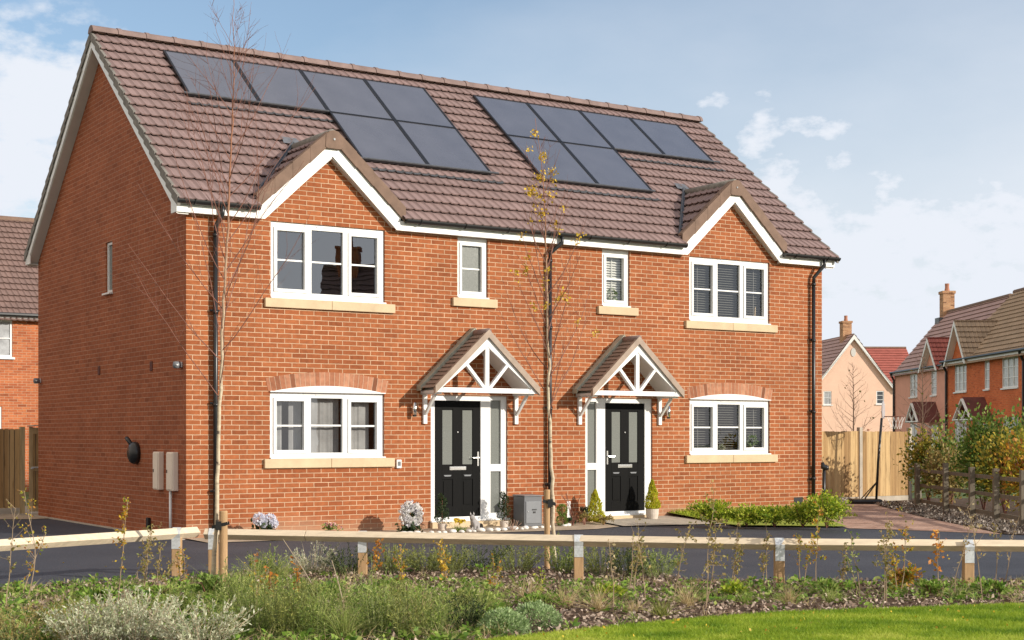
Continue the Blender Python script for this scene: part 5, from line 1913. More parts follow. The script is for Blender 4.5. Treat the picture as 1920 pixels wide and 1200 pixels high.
def spiral(label, px, d):
    t = thing('spiral_topiary', label, 'topiary', G(px, d, .02), 0, 'spiral topiaries flanking the left front door')
    potshape(t, .075, .11, 'pot')
    mb = MB()
    for i in range(900):
        f = random.random()
        a = f * 2 * math.pi * 2.6
        r = .115 * (1 - f * .6)
        c_ = Vector((math.cos(a) * r * .55, math.sin(a) * r * .55, .13 + f * .44))
        v = rdir()
        mb.leaf(c_ + v * r * .62, v + rdir() * .4, .028, .65)
    mb.build('foliage', LG['dark'], t)
    mb = MB(); mb.tube([(0, 0, .08), (0, 0, .55)], .008, 5); mb.build('stem', M['twig'], t)
spiral('potted dark green spiral topiary in front of left front door, by its left jamb', 829, -.40)
spiral('potted dark green spiral topiary in front of the tall side pane of left front door', 945, -.32)

t = thing('flower_wreath', 'white artificial flower wreath on a stem with dark leaves beneath left window', 'wreath', G(770, -.62, 0), TH)
mb = MB()
for i in range(26):
    a = i * 2 * math.pi / 13; rr = .125 + (.03 if i >= 13 else -.02)
    c_ = Vector((math.cos(a) * rr, -.02, .31 + math.sin(a) * rr))
    for j in range(40):
        v = rdir(); mb.leaf(c_ + v * .034, v + rdir() * 1.2, .05, 1.0)
mb.build('petals', LG['white'], t)
mb = MB()
for i in range(240):
    mb.leaf((random.gauss(0, .09) - .04, random.gauss(0, .06), random.uniform(0, .15)), rdir(.3), .07, .6)
for i in range(60):
    mb.leaf((random.gauss(0, .03), -.01, .31 + random.gauss(0, .03)), rdir(), .05, .5)
mb.build('leaves', LG['dark'], t)
mb = MB(); mb.tube([(0, 0, 0), (0, 0, .2)], .01, 6); mb.build('stem', M['twig'], t)

t = thing('hydrangea', 'pale lilac hydrangea with two flower heads against the brick left of the left window', 'flower', G(495, -.5, 0), TH)
mb = MB()
for cx_, cz_, r_ in ((-.09, .30, .088), (.08, .285, .088), (-.03, .24, .05), (.14, .23, .06)):
    for j in range(260):
        v = rdir(.3); mb.leaf(Vector((cx_, -.03, cz_)) + v * r_ * random.uniform(.85, 1), v + rdir() * 1.3, .034, 1.0)
mb.build('petals', LG['lilac'], t)
mb = MB()
for i in range(130):
    mb.leaf((random.gauss(0, .09), random.gauss(0, .05), random.uniform(.08, .26)), rdir(.2), .08, .6)
mb.build('leaves', LG['dark'], t)
potshape(t, .10, .12, 'terracotta')

t = thing('flower_pot', 'small pot of pink and yellow flowers under the left ground-floor window', 'flower pot', G(620, -.55, 0), TH)
potshape(t, .08, .10, 'terracotta')
mb = MB()
for i in range(22):
    c_ = Vector((random.gauss(0, .07), random.gauss(0, .04), random.uniform(.14, .21)))
    for j in range(9):
        mb.leaf(c_, rdir(.4), .028, .8)
mb.build('petals', LG['pink'], t)
mb = MB()
for i in range(120):
    mb.leaf((random.gauss(0, .06), random.gauss(0, .05), random.uniform(.09, .19)), rdir(.5), .05, .5)
mb.build('leaves', LG['green'], t)

t = thing('yellow_flowers', 'bunch of bright yellow flowers low in front of the left front door', 'flower', G(862, -.85, 0), TH)
mb = MB()
for i in range(14):
    c_ = Vector((random.gauss(0, .045), random.gauss(0, .03), .20 + random.gauss(0, .02)))
    for j in range(14):
        mb.leaf(c_, rdir(.3), .035, .8)
mb.build('petals', LG['petaly'], t)
mb = MB()
for i in range(90):
    mb.blade((random.gauss(0, .03), random.gauss(0, .03), 0), rdir(2.5), random.uniform(.1, .2), .012)
mb.build('leaves', LG['green'], t)

st_ = thing('cat_statue', 'small grey stone cat statue sitting before the left front door', 'statue', G(889, -.85, 0), TH)
def blob(chain, lv=2):
    """one continuous surface grown with a skin modifier from a chain of (point, radius)"""
    me = bpy.data.meshes.new('body')
    vs = [c_[0] for c_ in chain]
    es = [(c_[2], i) for i, c_ in enumerate(chain) if c_[2] is not None]
    me.from_pydata(vs, es, [])
    o = bpy.data.objects.new('body', me); COL.objects.link(o)
    sk = o.modifiers.new('skin', 'SKIN')
    sv = me.skin_vertices[0].data
    for i, c_ in enumerate(chain):
        sv[i].radius = (c_[1], c_[1]); sv[i].use_root = (i == 0)
    sb = o.modifiers.new('sub', 'SUBSURF'); sb.levels = lv; sb.render_levels = lv
    return o
cb = blob([((.05, 0, .07), .075, None), ((.02, 0, .14), .062, 0), ((-.02, 0, .20), .045, 1), ((-.05, -.02, .255), .052, 2), ((-.075, -.05, .25), .03, 3),
           ((-.02, -.06, .10), .028, 1), ((-.035, -.075, .0), .022, 5), ((.04, -.06, .10), .028, 1), ((.03, -.075, .0), .022, 7), ((.12, .03, .03), .03, 0), ((.14, -.05, .02), .02, 9)])
cb.parent = st_; cb.data.materials.append(M['statue'])
mb = MB()
for dy in (-.03, .03):
    mb.add([(-.05 + dy - .014, -.03, .29), (-.05 + dy + .014, -.03, .29), (-.05 + dy, -.015, .335), (-.05 + dy, -.005, .29)], [(0, 1, 2), (1, 3, 2), (3, 0, 2), (0, 3, 1)])
mb.build('ear', M['statue'], st_)

# white edging pebbles
random.seed(3)
def pebble_proto():
    mb = MB(); mb.lathe([(.01, 0), (.04, .006), (.05, .022), (.036, .040), (.01, .046)], 9, (0, 0, 0), 1.1, .8)
    return mb
pproto = []
for k_ in range(3):
    mb = pebble_proto()
    mb.v = [(x_ * (1 + random.uniform(-.15, .15)), y_ * (1 + random.uniform(-.15, .15)), z_) for x_, y_, z_ in mb.v]
    pproto.append(mb)
peb = None
pl_ = [(755 + i * 13.5 + random.uniform(-3, 3), -1.02 + random.uniform(-.05, .05)) for i in range(15)] + [(958 + i * 10 + random.uniform(-3, 3), -.80 + random.uniform(-.1, .1)) for i in range(8)] + [(1046 + random.uniform(0, 20), -.6) for i in range(3)]
for i, (px, d_) in enumerate(pl_):
    o = pproto[i % 3].build('white_pebble', M['pebble'], None, G(px, d_, .012), random.uniform(0, 6), smooth=True) if i < 3 else bpy.data.objects[['white_pebble', 'white_pebble.001', 'white_pebble.002'][i % 3]].copy()
    if i >= 3:
        COL.objects.link(o); o.location = G(px, d_, .012); o.rotation_euler = (0, 0, random.uniform(0, 6))
    s_ = random.uniform(.8, 1.5); o.scale = (s_, s_, s_)
    tag(o, 'white rounded pebble edging the front garden of the left house', 'pebble', 'white pebbles edging the front garden')

random.seed(8)
t = thing('ball_topiary', 'double ball box topiary right of the right birch stake', 'topiary', G(1054, -.55, 0))
mb = MB()
for cz_, r_ in ((.30, .085), (.12, .09)):
    for j in range(650):
        v = rdir(); mb.leaf(Vector((0, 0, cz_)) + v * r_ * random.uniform(.8, 1.08), v + rdir() * .6, .022, .6)
mb.build('foliage', LG['green'], t)
mb = MB(); mb.tube([(0, 0, 0), (0, 0, .3)], .01, 5); mb.build('stem', M['twig'], t)


def conifer(label, px, d, h, r, z0, pot):
    t = thing('dwarf_conifer', label, 'conifer', G(px, d, z0))
    if pot:
        potshape(t, .12, .19, 'pot')
    zb = .17 if pot else .0
    mb = MB()
    for i in range(2600):
        f = random.random() ** 1.5
        a = random.uniform(0, 6.283)
        lump = 1 + .18 * math.sin(a * 3 + f * 14) + .08 * math.sin(a * 7 - f * 9)
        rr = r * (1 - f) ** .75 * min(1, f * 6 + .55) * lump * random.uniform(.7, 1.0)
        mb.leaf((math.cos(a) * rr, math.sin(a) * rr, zb + f * h), (math.cos(a) * .35, math.sin(a) * .35, 1.0), .04, .35)
    mb.build('foliage', LG['conifer'], t)
    mb = MB(); mb.tube([(0, 0, zb * .5), (0, 0, zb + h * .8)], .012, 5); mb.build('trunk', M['twig'], t)
conifer('golden cone-shaped dwarf conifer left of the right front door', 1116, -.35, .54, .175, .06, False)
conifer('golden cone-shaped dwarf conifer in a cream pot right of the right front door', 1223, -.30, .52, .145, .06, True)
shrub('heather', 'rust pink heather low between ball topiary and right front door', 'shrub', G(1096, -.55, .02), .13, .24, 420, .03, 'orangepink' if 'orangepink' in LG else 'bronze')
shrub('round_bush', 'small dark round bush behind the rust pink heather', 'shrub', G(1094, -.30, .10), .10, .30, 420, .035, 'dark')
shrub('low_shrub', 'low straggly shrub with cream flowers at foot of right front door', 'shrub', G(1132, -.62, .02), .19, .20, 420, .035, 'bronze')
shrub('low_shrub', 'small dark low shrub just right of the double ball topiary', 'shrub', G(1073, -.6, .0), .10, .18, 260, .035, 'dark')
mb = MB()
for i in range(5):
    a = random.uniform(-.3, .3)
    q = [Vector((random.gauss(0, .02), 0, 0))]
    dd = Vector((a, 0, 1)).normalized()
    for j in range(6):
        dd = (dd + rdir() * .25).normalized(); dd.z = abs(dd.z); q.append(q[-1] + dd * .09)
    mb.tube(q, .0045, 4)
tag(mb.build('dead_stems', M['twig'], None, G(1076, -.35, .05), TH), 'bare brown dead stems against the brick above the dark low shrub', 'plant')
tag(MB().box(-.035, .035, -.01, 0, 0, .30).build('white_sign', M['upvc'], None, G(1066, -.12, .12), TH, bevel=.003), 'small white board leaning on brick behind the double ball topiary', 'sign')
t = thing('bare_rose', 'bare thorny rose stems in the slabs right of the cat statue', 'plant', G(962, -1.0, 0))
mb = MB()
for i in range(9):
    q = [Vector((0, 0, 0))]; dd = Vector((random.uniform(-1, 1), random.uniform(-.4, .4), .8)).normalized()
    for j in range(4):
        dd = (dd + rdir() * .3).normalized(); dd.z = abs(dd.z); q.append(q[-1] + dd * .05)
    mb.tube(q, .004, 4)
mb.build('stems', M['twigb'], t)
mb = MB()
for i in range(16):
    mb.leaf((random.gauss(0, .1), random.gauss(0, .05), random.uniform(.05, .18)), rdir(), .03, .6)
mb.build('leaves', LG['dark'], t)

# ---- variegated shrubs in front of the right window
random.seed(31)
for px, py, w_, h_, n_, lab in ((1335, 984, .50, .40, 2000, 'leftmost'), (1400, 985, .44, .34, 1600, 'second from left'), (1452, 986, .42, .36, 1500, 'third from left'),
                               (1505, 986, .46, .38, 1900, 'second from right'), (1550, 988, .50, .58, 2900, 'rightmost and tallest')):
    b = gp(px, py, .05)
    shrub('euonymus_bush', f'low yellow-green variegated bush under the right window, {lab} of five', 'bush', b, w_, h_, n_, .055, 'lime', 'variegated bushes under the right window', stems=9)

# ---- mixed autumn hedge behind the post and rail fence
hedge = [(9.55, 33.6, .75, 1.80, 2900, 'olivegold', 'yellow and green hedge shrub nearest the board fence'),
         (9.50, 32.0, .66, 1.40, 2400, 'bronze', 'orange bronze low hedge shrub second from the board fence'),
         (9.95, 33.2, .55, 2.0, 1200, 'green', 'narrow green hedge shrub behind the others near the board fence'),
         (9.78, 30.4, .75, 2.25, 4000, 'green', 'tallest dark green hedge shrub in front of the red brick house'),
         (9.62, 28.6, .78, 1.75, 3800, 'olivegold', 'golden autumn hedge shrub right of the tallest green one'),
         (10.5, 30.0, .85, 2.2, 2600, 'green', 'tall green hedge shrub behind the golden one at right edge'),
         (9.50, 26.8, .72, 1.6, 3000, 'autumn', 'orange autumn hedge shrub cut by the right edge of the picture')]
LG['olivegold'] = leafmat('leaf_olivegold', [(.07, .11, .02), (.14, .18, .03), (.26, .27, .04), (.46, .38, .05), (.52, .36, .05)], trans=.35)
for X_, Y, r_, h_, n_, m_, lab in [(q_[0] - .16,) + q_[1:] for q_ in hedge]:
    shrub('hedge_shrub', lab, 'shrub', (X_, Y, 0), r_, h_, int(n_ * 1.15), .085, m_, 'autumn hedge shrubs behind the post and rail fence', stems=12, lump=.5, shell=.15, width=.62)
mb = MB()
for i in range(5200):
    Y = random.uniform(23.4, 34.5); x0_ = 7.82 + max(0, (Y - 28) * .07)
    mb.leaf((random.uniform(x0_, x0_ + 1.1), Y, .016 + random.uniform(0, .02)), rdir(.2), random.uniform(.03, .07), .8)
struct(mb.build('gravel', LG['gravel']), 'stuff')['label'] = 'grey brown gravel and bark along the post and rail fence'
# grass along the right house wall
mb = MB()
for i in range(5000):
    a, b = random.random(), random.random()
    p = HB(9.25 + 3.5 * a, -1.35 * b, .16 - .12 * b)
    mb.blade(p, rdir(3), random.uniform(.05, .11), .012, .4, 2)
struct(mb.build('grass', LG['lime']), 'stuff')['label'] = 'strip of grass under the right window'

# ---------------------------------------------------------------- foreground planting
random.seed(77)
def inpoly(x, y, poly):
    c_ = False
    n = len(poly)
    for i in range(n):
        x1, y1 = poly[i][0], poly[i][1]; x2, y2 = poly[(i + 1) % n][0], poly[(i + 1) % n][1]
        if (y1 > y) != (y2 > y) and x < (x2 - x1) * (y - y1) / (y2 - y1) + x1:
            c_ = not c_
    return c_


def lawn_y(x):
    pts = [(-6, 4.5)] + lawn_edge
    for (xa, ya), (xb, yb_) in zip([(p[0], p[1]) for p in pts], [(p[0], p[1]) for p in pts][1:]):
        if xa <= x <= xb:
            return ya + (yb_ - ya) * (x - xa) / (xb - xa)
    return 13.5


# bark chippings
mb = MB()
cnt = 0
while cnt < 26000:
    x_ = random.uniform(-6.2, 6.2); y_ = random.uniform(10.3, 17.2)
    if abs(x_) > y_ * .36 or y_ < lawn_y(x_) + random.gauss(.0, .05) or not inpoly(x_, y_, bed_poly):
        continue
    sz = random.uniform(.015, .055)
    d = rdir(.3); d.z *= .5
    n0 = len(mb.v)
    mb.leaf((x_, y_, .018 + random.uniform(0, .022)), d, sz, random.uniform(.35, .8))
    cnt += 1
struct(mb.build('bark_mulch', LG['mulch']), 'stuff')['label'] = 'brown bark chippings covering the planting bed'

# lawn blades
mb = MB()
cnt = 0
while cnt < 60000:
    x_ = random.uniform(-.6, 5.6); y_ = random.uniform(10.6, 13.9)
    if x_ > y_ * .35 or y_ > lawn_y(x_) + .03 + random.gauss(0, .018):
        continue
    pn = mnoise.noise((x_ * 1.3, y_ * 2.2, 0)) + .6 * mnoise.noise((x_ * 4, y_ * 6, 3))
    mb.blade((x_, y_, .028), rdir(2.6), random.uniform(.022, .05), .0075, .5, 1, rnd=min(.99, max(.01, .48 + pn * .55 + random.uniform(-.22, .22) - (y_ - 12) * .10)))
    cnt += 1
struct(mb.build('lawn_grass', LG['lawn']), 'stuff')['label'] = 'short mown green lawn in the near foreground'

# yellow leaves blown onto the lawn and the tarmac
mb = MB()
for _ in range(70):
    x_ = random.uniform(0, 4.8); y_ = lawn_y(x_) - random.uniform(.1, 1.5)
    mb.leaf((x_, y_, .055), rdir(.2), random.uniform(.02, .035), .7)
for _ in range(60):
    p = gp(random.uniform(0, 1900), random.uniform(1040, 1064), .008)
    mb.leaf(p, (random.uniform(-1, 1), random.uniform(-1, 1), .15), random.uniform(.02, .04), .7)
struct(mb.build('fallen_leaves', LG['yellow']), 'stuff')['label'] = 'scattered fallen yellow leaves on lawn and tarmac'

# low weeds and ground cover through the bed
def dens(px, py):
    """how thickly the bed is covered, by where the photo shows it"""
    if px < 950:
        return .62 if py > 1092 else .16
    return .42 if 1092 < py < 1136 - (px - 950) * .008 else .05
mb = MB(); mb2 = MB()
cnt = 0
while cnt < 1900:
    px, py = random.uniform(-20, 1940), random.uniform(1068, 1215)
    p = gp(px, py, .015)
    if p.y < lawn_y(p.x) + .12 or not inpoly(p.x, p.y, bed_poly) or random.random() > dens(px, py):
        continue
    cnt += 1
    kind = random.random()
    if kind < .5:
        n_, L_ = random.randint(8, 18), random.uniform(.035, .07)
        hh = random.uniform(.02, .09)
        for _ in range(n_):
            a = random.uniform(0, 6.28); rr = random.uniform(.0, .07)
            mb.leaf(p + Vector((math.cos(a) * rr, math.sin(a) * rr, random.uniform(0, hh))), Vector((math.cos(a), math.sin(a), random.uniform(.1, .9))), L_, .6)
    elif kind < .85:
        for _ in range(random.randint(10, 22)):
            mb.blade(p + Vector((random.gauss(0, .03), random.gauss(0, .03), 0)), rdir(1.6), random.uniform(.06, .16), .007, .5, 2)
    else:
        for _ in range(random.randint(5, 12)):
            mb2.blade(p + Vector((random.gauss(0, .03), random.gauss(0, .03), 0)), rdir(1.8), random.uniform(.08, .22), .006, .5, 2)
struct(mb.build('ground_cover', LG['weed']), 'stuff')['label'] = 'low weeds and ground cover plants between the shrubs of the bed'
struct(mb2.build('dry_grass', LG['straw']), 'stuff')['label'] = 'straw coloured dead grass scattered through the bed'


M['herbstem'] = mat('herb_stem', (.17, .20, .07), .8, .2)
M['whip'] = mat('whip_stem', (.34, .25, .16), .7, .2)


def herb(name, label, px, py, h, r, stems, m, lsize=.03, lw=.22, group=None, spreadk=.5, per=24, cat='plant', stem=True):
    t = thing(name, label, cat, gp(px, py, .012), random.uniform(0, 6), group)
    mb, sm = MB(), MB()
    for i in range(stems):
        a = random.uniform(0, 6.28)
        rr = r * math.sqrt(random.random())
        hh = h * random.uniform(.45, 1.15) * (1 - .3 * rr / r)
        b = Vector((math.cos(a) * rr * .5, math.sin(a) * rr * .5, 0))
        e = Vector((math.cos(a) * rr * (1 + spreadk * .4), math.sin(a) * rr * (1 + spreadk * .4), hh)) + Vector((random.gauss(0, .02), random.gauss(0, .02), 0))
        m_ = b.lerp(e, .5) + Vector((random.gauss(0, .02), random.gauss(0, .02), .03))
        path = [b, m_, e]
        sm.tube(path, [.003, .0025, .0015], 3, cap=False)
        for j in range(per):
            f = .12 + .88 * random.random()
            p = b.lerp(m_, f * 2) if f < .5 else m_.lerp(e, f * 2 - 1)
            ax = (e - b).normalized()
            v = (rdir() * .8 + ax * .7)
            mb.leaf(p, v, lsize * random.uniform(.6, 1.2), lw)
    mb.build('foliage', LG[m], t)
    if stem:
        sm.build('stems', M['twigp'] if m in ('silver', 'straw') else M['herbstem'], t)
    return t


def tuft(name, label, px, py, h, n, m, spread=1.2, w=.006, cat='grass tuft', group=None, bend=.5):
    t = thing(name, label, cat, gp(px, py, .012), 0, group)
    mb = MB()
    for i in range(n):
        d = rdir(spread * 2); d.z = abs(d.z)
        mb.blade((random.gauss(0, .025), random.gauss(0, .025), 0), d, h * random.uniform(.5, 1.1), w, bend, 3)
    mb.build('blades', LG[m], t)
    return t


SG = 'silver-leaved shrubs at the bottom left'
herb('silver_shrub', 'silver grey leafy shrub nearest the bottom left, low and wide', 165, 1214, .36, .30, 80, 'silver', .036, .32, SG, 1.0, 30, 'shrub')
herb('silver_shrub', 'silver grey leafy shrub, middle and largest of the silver ones at bottom left', 255, 1210, .42, .34, 95, 'silver', .036, .32, SG, 1.0, 30, 'shrub')
herb('silver_shrub', 'silver grey leafy shrub with long side shoots, rightmost of the silver ones at bottom left', 375, 1216, .38, .30, 80, 'silver', .036, .32, SG, 1.4, 30, 'shrub')
herb('rust_shrub', 'rust brown low shrub in the bottom left corner', 40, 1214, .32, .34, 60, 'bronze', .03, .3, None, .8, 26, 'shrub')
herb('rust_shrub', 'small rust green plant on the bark left of the silver shrubs', 100, 1170, .20, .22, 34, 'bronze', .03, .35, None, .8, 22, 'plant')
HG = 'upright fine-leaved herbs in the middle left of the bed'
for px, py, h_, r_, n_, m_, lab in ((438, 1180, .56, .16, 44, 'herb', 'tall fine-leaved green herb directly right of the left birch stake'),
                                    (482, 1192, .44, .17, 44, 'herb', 'fine-leaved green herb second right of the left birch stake'),
                                    (532, 1200, .50, .18, 50, 'olive', 'olive fine-leaved herb below the first gap in the long rail'),
                                    (588, 1200, .44, .17, 44, 'herb', 'fine-leaved herb left of the pale grass tuft'),
                                    (704, 1196, .55, .17, 54, 'herb', 'tall bushy rosemary-like herb below the second rail post'),
                                    (762, 1200, .42, .17, 46, 'olive', 'olive herb right of the tall rosemary-like one'),
                                    (815, 1196, .36, .16, 42, 'herb', 'fine-leaved herb second left of the pale green mounds'),
                                    (872, 1186, .30, .17, 44, 'dark', 'dark green herb next to the pale green mounds')):
    herb('fine_leaved_herb', lab, px, py, h_ * 1.10, r_ * .95, int(n_ * .95), m_, .032, .20, HG, .35, 38)
for px, py, h_, r_, m_, lab in ((455, 1130, .34, .2, 'herb', 'bushy green herb behind the left birch stake'), (520, 1150, .40, .2, 'herb', 'back row green herb below the rail joint'),
                                (575, 1148, .34, .2, 'olive', 'back row olive herb right of the rail joint'), (640, 1140, .30, .2, 'herb', 'back row green herb left of the second post'),
                                (735, 1150, .34, .2, 'olive', 'back row olive herb right of the second post'), (792, 1150, .30, .22, 'herb', 'back row green herb below the left front door'),
                                (345, 1150, .30, .2, 'herb', 'green herb behind the rightmost silver shrub'), (850, 1150, .26, .2, 'olive', 'back row olive herb left of the hebes'),
                                (412, 1208, .40, .16, 'herb', 'green herb in front of the left birch at the bottom edge')):
    herb('fine_leaved_herb', lab, px, py, h_ * .9, r_ * .8, 34, m_, .032, .22, HG, .4, 34)
for i, (px, py, h_, m_, lab) in enumerate(((462, 1188, .62, 'grass', 'tall pale wispy grass beside the left birch stake'), (508, 1176, .58, 'grass', 'tall wispy grass second right of the left birch stake'),
                                (560, 1192, .56, 'olive', 'tall green wispy grass below the rail joint'), (612, 1176, .52, 'grass', 'wispy grass left of the pale arching tuft'),
                                (672, 1186, .56, 'grass', 'wispy grass right of the pale arching tuft'), (730, 1178, .50, 'grass', 'wispy grass between the tall herbs below the second post'),
                                (790, 1184, .46, 'straw', 'straw coloured grass below the left front door'), (845, 1172, .42, 'grass', 'wispy pale grass left of the hebes'),
                                (905, 1150, .40, 'grass', 'wispy pale grass behind the hebes'), (990, 1130, .38, 'straw', 'dry grass behind the right hebe'),
                                (1060, 1140, .36, 'straw', 'dry grass below the third post'), (1120, 1146, .38, 'straw', 'dry grass right of the third post'),
                                (1290, 1136, .34, 'straw', 'dry grass between the third and fourth posts'), (1480, 1132, .26, 'straw', 'dry grass right of the fourth post'),
                                (1560, 1130, .24, 'grass', 'short grass between the fourth and fifth posts'), (420, 1130, .50, 'grass', 'tall grass in front of the left birch'),
                                (320, 1150, .34, 'olive', 'green grass behind the silver shrubs'), (130, 1150, .30, 'olive', 'green grass behind the leftmost silver shrub'),
                                (480, 1090, .42, 'grass', 'fine grass behind the rail right of the left birch'), (530, 1086, .40, 'grass', 'fine grass behind the rail at its joint'))):
    tuft('ornamental_tuft', lab, px, py, h_, 110, m_, .95, .0055, 'grass tuft', 'wispy grasses in the bed', .35)
tuft('grass_tuft', 'pale arching grass tuft between the tall herbs', 645, 1200, .46, 190, 'grass')
tuft('grass_tuft', 'small dark spiky grass tuft near the lawn edge in the middle right', 1240, 1157, .24, 130, 'olive', 1.6, .007)
tuft('grass_tuft', 'pale grass tuft at the lawn edge left of the dark spiky one', 1188, 1150, .20, 80, 'straw', 1.3)
tuft('grass_tuft', 'broad strappy yellow-green leaves at the foot of the rightmost post', 1795, 1124, .24, 26, 'grass', 1.0, .022)
tuft('grass_tuft', 'yellowish grass tuft behind the lawn edge left of the fourth post', 1395, 1132, .20, 110, 'grass', 1.2)
tuft('grass_tuft', 'grass tuft in front of the post at the corner between both rails', 452, 1110, .34, 130, 'grass', 1.8)
for px, py, r_, lab in ((943, 1190, .20, 'pale green domed hebe, left of the two'), (1003, 1178, .21, 'green domed hebe, right of the two')):
    t = thing('hebe', lab + ' near the lawn edge', 'shrub', gp(px, py, .01), 0, 'domed hebes near the lawn edge')
    mb = MB()
    for i in range(2600):
        v = rdir(.4); v.z = abs(v.z)
        lum = 1 + .12 * math.sin(v.x * 9) * math.cos(v.y * 8)
        mb.leaf(Vector((v.x * r_, v.y * r_, v.z * r_ * .95)) * lum * random.uniform(.8, 1), v + rdir() * .6, .026, .5)
    mb.build('foliage', LG['hebe'], t)
# shrubs behind the rail
for px, py, r_, h_, m_, lab in ((588, 1077, .26, .40, 'silver', 'grey-leaved bush behind the long rail, leftmost of that row'), (655, 1078, .27, .38, 'dark', 'dark green bush behind the rail just left of the second post'),
                                (735, 1074, .28, .34, 'olive', 'olive bush behind the rail just right of the second post'), (795, 1073, .22, .32, 'olive', 'small olive bush behind the rail below the left front door'),
                                (842, 1074, .26, .38, 'silver', 'pale grey bush behind the rail below the left front door'), (903, 1072, .30, .40, 'dark', 'dark bush behind the rail below the grey parcel box'),
                                (968, 1072, .28, .38, 'olive', 'olive bush behind the rail left of the right birch'), (1052, 1074, .22, .44, 'herb', 'grey green bush behind the rail beside the third post'),
                                (1128, 1078, .30, .42, 'olive', 'olive bush behind the rail right of the third post'), (1180, 1080, .30, .44, 'dark', 'dark bush second right of the third post behind the rail'),
                                (1232, 1082, .26, .36, 'herb', 'fine grey green bush, last of the row behind the rail'), (505, 1084, .2, .34, 'herb', 'wispy grey green plant behind the rail near the left birch')):
    if m_ == 'silver':
        herb('rail_bush', lab, px, py, h_, r_, 60, 'olive' if px > 700 else 'silver', .03, .3, 'bushes in a row behind the long rail', .6, 24, 'bush')
    else:
        herb('rail_bush', lab, px, py, h_, r_, 60, m_, .032, .28, 'bushes in a row behind the long rail', .6, 24, 'bush')


def sapling(label, px, py, h, m, n=60, lean=0.0, stems=1, lsize=.035, frm=.35, group='young whips and saplings in the bed'):
    t = thing('sapling', label, 'sapling', gp(px, py, .012), 0, group)
    sm, lm = MB(), MB()
    for s_ in range(stems):
        q = [Vector((random.gauss(0, .02) * (s_ > 0), random.gauss(0, .03), 0))]
        d = Vector((lean + random.gauss(0, .06 + .1 * (s_ > 0)), random.gauss(0, .1), 1)).normalized()
        k = 10
        hh = h * (1 if s_ == 0 else random.uniform(.6, .9))
        for j in range(k):
            d = (d + Vector((random.gauss(0, .07) + lean * .06, random.gauss(0, .05), .03))).normalized()
            q.append(q[-1] + d * hh / k)
        sm.tube(q, [.0046 * (1 - .75 * j / k) + .001 for j in range(k + 1)], 5)
        nodes = []
        for j in range(int(k * frm), k + 1):
            nodes.append(q[j])
            for _ in range(2 if j < k else 1):
                dd = (rdir() * .9 + Vector((0, 0, .5))).normalized()
                L_ = hh * random.uniform(.05, .18)
                tw = [q[j], q[j] + dd * L_ * .5, q[j] + dd * L_ + Vector((0, 0, .01))]
                sm.tube(tw, [.0022, .0018, .0012], 3, cap=False)
                nodes += tw[1:] * 2
        for _ in range(n // stems):
            p = random.choice(nodes)
            lm.leaf(p + rdir() * .012, rdir(-.2), lsize * random.uniform(.6, 1.25), .6)
    sm.build('stems', M['whip'], t)
    lm.build('leaves', LG[m], t)
    return t


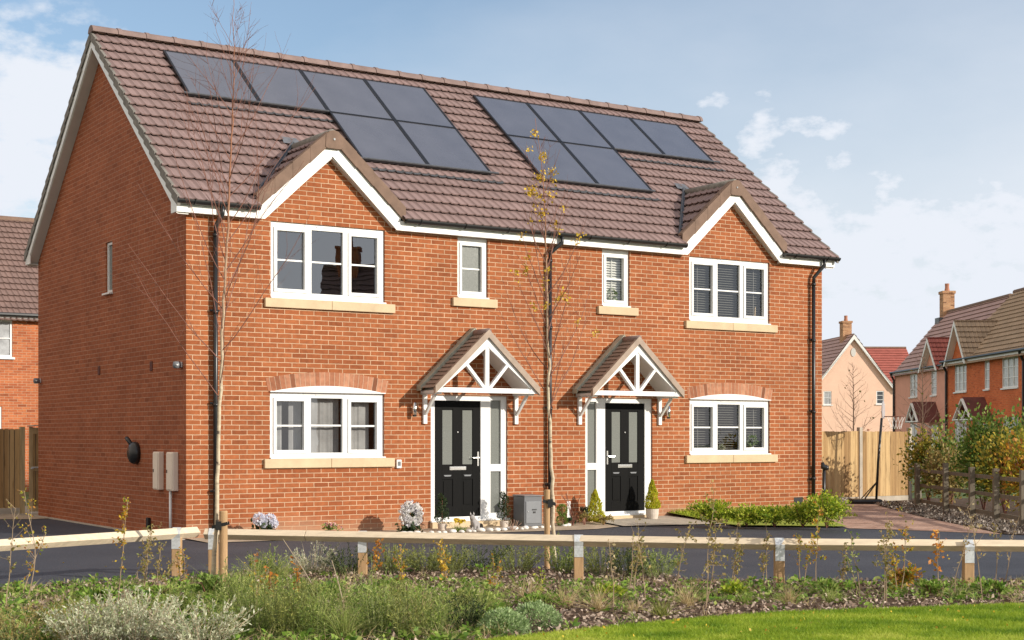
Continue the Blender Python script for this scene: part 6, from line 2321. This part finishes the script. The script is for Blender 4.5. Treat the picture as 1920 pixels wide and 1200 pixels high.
SAP = [
    (8, 1150, .92, 'bronze', 26, .02, 1, 'pale-stemmed sapling standing at the left edge'),
    (52, 1128, 1.05, 'autumn', 70, .22, 2, 'yellow-leaved sapling leaning right at the left edge, reaching above the rail'),
    (222, 1132, 1.0, 'autumn', 85, -.04, 1, 'tall sapling with green tip in front of the electric meter boxes'),
    (268, 1112, .66, 'bronze', 130, .10, 2, 'bushy bronze-leaved sapling under the left rail'),
    (290, 1116, .52, 'bronze', 90, .2, 2, 'short bronze sapling close to the strapped corner post'),
    (345, 1100, .40, 'autumn', 60, .0, 2, 'small orange and green sapling in front of the left rail end'),
    (560, 1120, .34, 'orange', 26, .0, 2, 'short stem with orange leaves below the joint of the long rail'),
    (510, 1130, .30, 'orange', 30, .1, 2, 'low plant with orange leaves left of the rail joint'),
    (695, 1100, .50, 'orange', 40, .0, 1, 'orange-leaved stem beside the second post'),
    (752, 1104, .42, 'autumn', 70, .05, 2, 'yellow-leaved young shrub right of the second post'),
    (838, 1098, .46, 'yellow', 80, .0, 2, 'yellow young shrub below the left front door'),
    (925, 1108, .34, 'autumn', 40, -.1, 2, 'small yellow plant left of the right birch'),
    (1015, 1120, .26, 'lime', 50, .1, 2, 'small bright green plant in front of the right birch'),
    (1150, 1150, .62, 'straw', 18, .0, 1, 'dried pale flower stem right of the third post'),
    (1180, 1110, .60, 'bronze', 55, .12, 2, 'bronze-leaved sapling second right of the third post'),
    (1210, 1130, .70, 'bronze', 45, .0, 1, 'thin sapling between third and fourth posts, left one'),
    (1262, 1126, .74, 'bronze', 50, .05, 1, 'thin sapling between third and fourth posts, right one'),
    (1322, 1140, .98, 'bronze', 120, .02, 2, 'tall twiggy sapling rising above the rail left of fourth post'),
    (1372, 1110, .66, 'bronze', 110, .05, 2, 'bushy bronze sapling left of the fourth post'),
    (1438, 1098, .55, 'bronze', 70, -.02, 2, 'leafy sapling touching the left side of the fourth post'),
    (1502, 1098, .52, 'autumn', 60, .0, 2, 'sapling directly right of the fourth post'),
    (1530, 1100, .82, 'autumn', 90, -.02, 1, 'taller sapling second right of the fourth post, above the rail'),
    (1572, 1110, .50, 'bronze', 50, .15, 2, 'leaning bronze sapling midway between the fourth and fifth posts'),
    (1612, 1112, .58, 'herb', 55, -.1, 2, 'grey green sapling midway between the fourth and fifth posts'),
    (1662, 1130, .78, 'bronze', 130, .0, 2, 'bushy brown sapling left of the orange one by the fifth post'),
    (1690, 1118, .72, 'autumn', 120, .08, 2, 'orange and green sapling left of the fifth post'),
    (1760, 1118, .60, 'orange', 28, .0, 1, 'sapling topped with large orange leaves beside the fifth post'),
    (1790, 1120, .72, 'straw', 12, .0, 1, 'almost leafless whip left of the fifth post'),
    (1842, 1128, .88, 'straw', 22, .0, 1, 'pale bare whip right of the fifth post, nearest one'),
    (1868, 1094, .62, 'bronze', 26, .05, 1, 'whip with a few red leaves right of the fifth post'),
    (1884, 1092, .72, 'straw', 10, .12, 1, 'leaning bare whip near the right edge'),
    (645, 1165, .40, 'straw', 14, .0, 1, 'dry upright stem in the pale grass tuft'),
    (480, 1140, .48, 'autumn', 60, .0, 2, 'green and orange young shrub right of the left birch stake'),
]
for px, py, h_, m_, n_, ln_, s_, lab in SAP:
    sapling(lab, px, py, h_, m_, int(n_ * 2.1), ln_, s_, .05 if 'large' in lab else (.045 if m_ == 'orange' else .033), .2 if h_ < .5 else .4)
# leafy low plants
for px, py, r_, h_, m_, lab in ((1372, 1120, .18, .16, 'lime', 'bright green low leafy plant left of the fourth post'), (1552, 1118, .34, .17, 'weed', 'wide low green plant right of the fourth post'),
                                (1690, 1112, .20, .36, 'autumn', 'bushy green and yellow plant behind the brown sapling'), (1745, 1120, .22, .14, 'weed', 'low green plant left of the rightmost post'),
                                (1868, 1116, .22, .12, 'weed', 'low green leafy plant near the right edge'), (1140, 1128, .20, .16, 'lime', 'bright low plant in front of the third post'),
                                (300, 1120, .30, .14, 'weed', 'fern-like green plant under the left rail'), (190, 1130, .28, .12, 'weed', 'low green plant on the bark at left'),
                                (390, 1130, .25, .26, 'green', 'leafy green clump at the foot of the left birch'), (605, 1130, .3, .18, 'green', 'low green clump below the long rail left of second post'),
                                (1020, 1140, .3, .13, 'weed', 'low green clump behind the hebes'), (880, 1140, .3, .16, 'herb', 'grey green low clump left of the hebes')):
    shrub('leafy_plant', lab, 'plant', gp(px, py, .01), r_, h_, 420, .05, m_, 'low leafy plants in the bed', stems=5, shell=.1)
# long dry stalks crossing
for a, b, z1_, lab in (((608, 1135), (530, 1010), 0, 'long leaning dry stalk crossing below the rail at left of second post'), ((648, 1150), (622, 1050), 0, 'short dry reddish stalk beside the pale grass tuft')):
    Y0 = gp(*a).y
    p0_ = gp(*a); p1_ = at(b[0], Y0 + .1, CAMZ + (818 - b[1]) * (Y0 + .1) / FPX)
    mb = MB(); mb.tube([(0, 0, 0), (p1_ - p0_) * .5 + Vector((0, .03, .01)), p1_ - p0_], [.006, .005, .003], 5)
    tag(mb.build('dry_stalk', M['twigp'], None, p0_), lab, 'stalk')
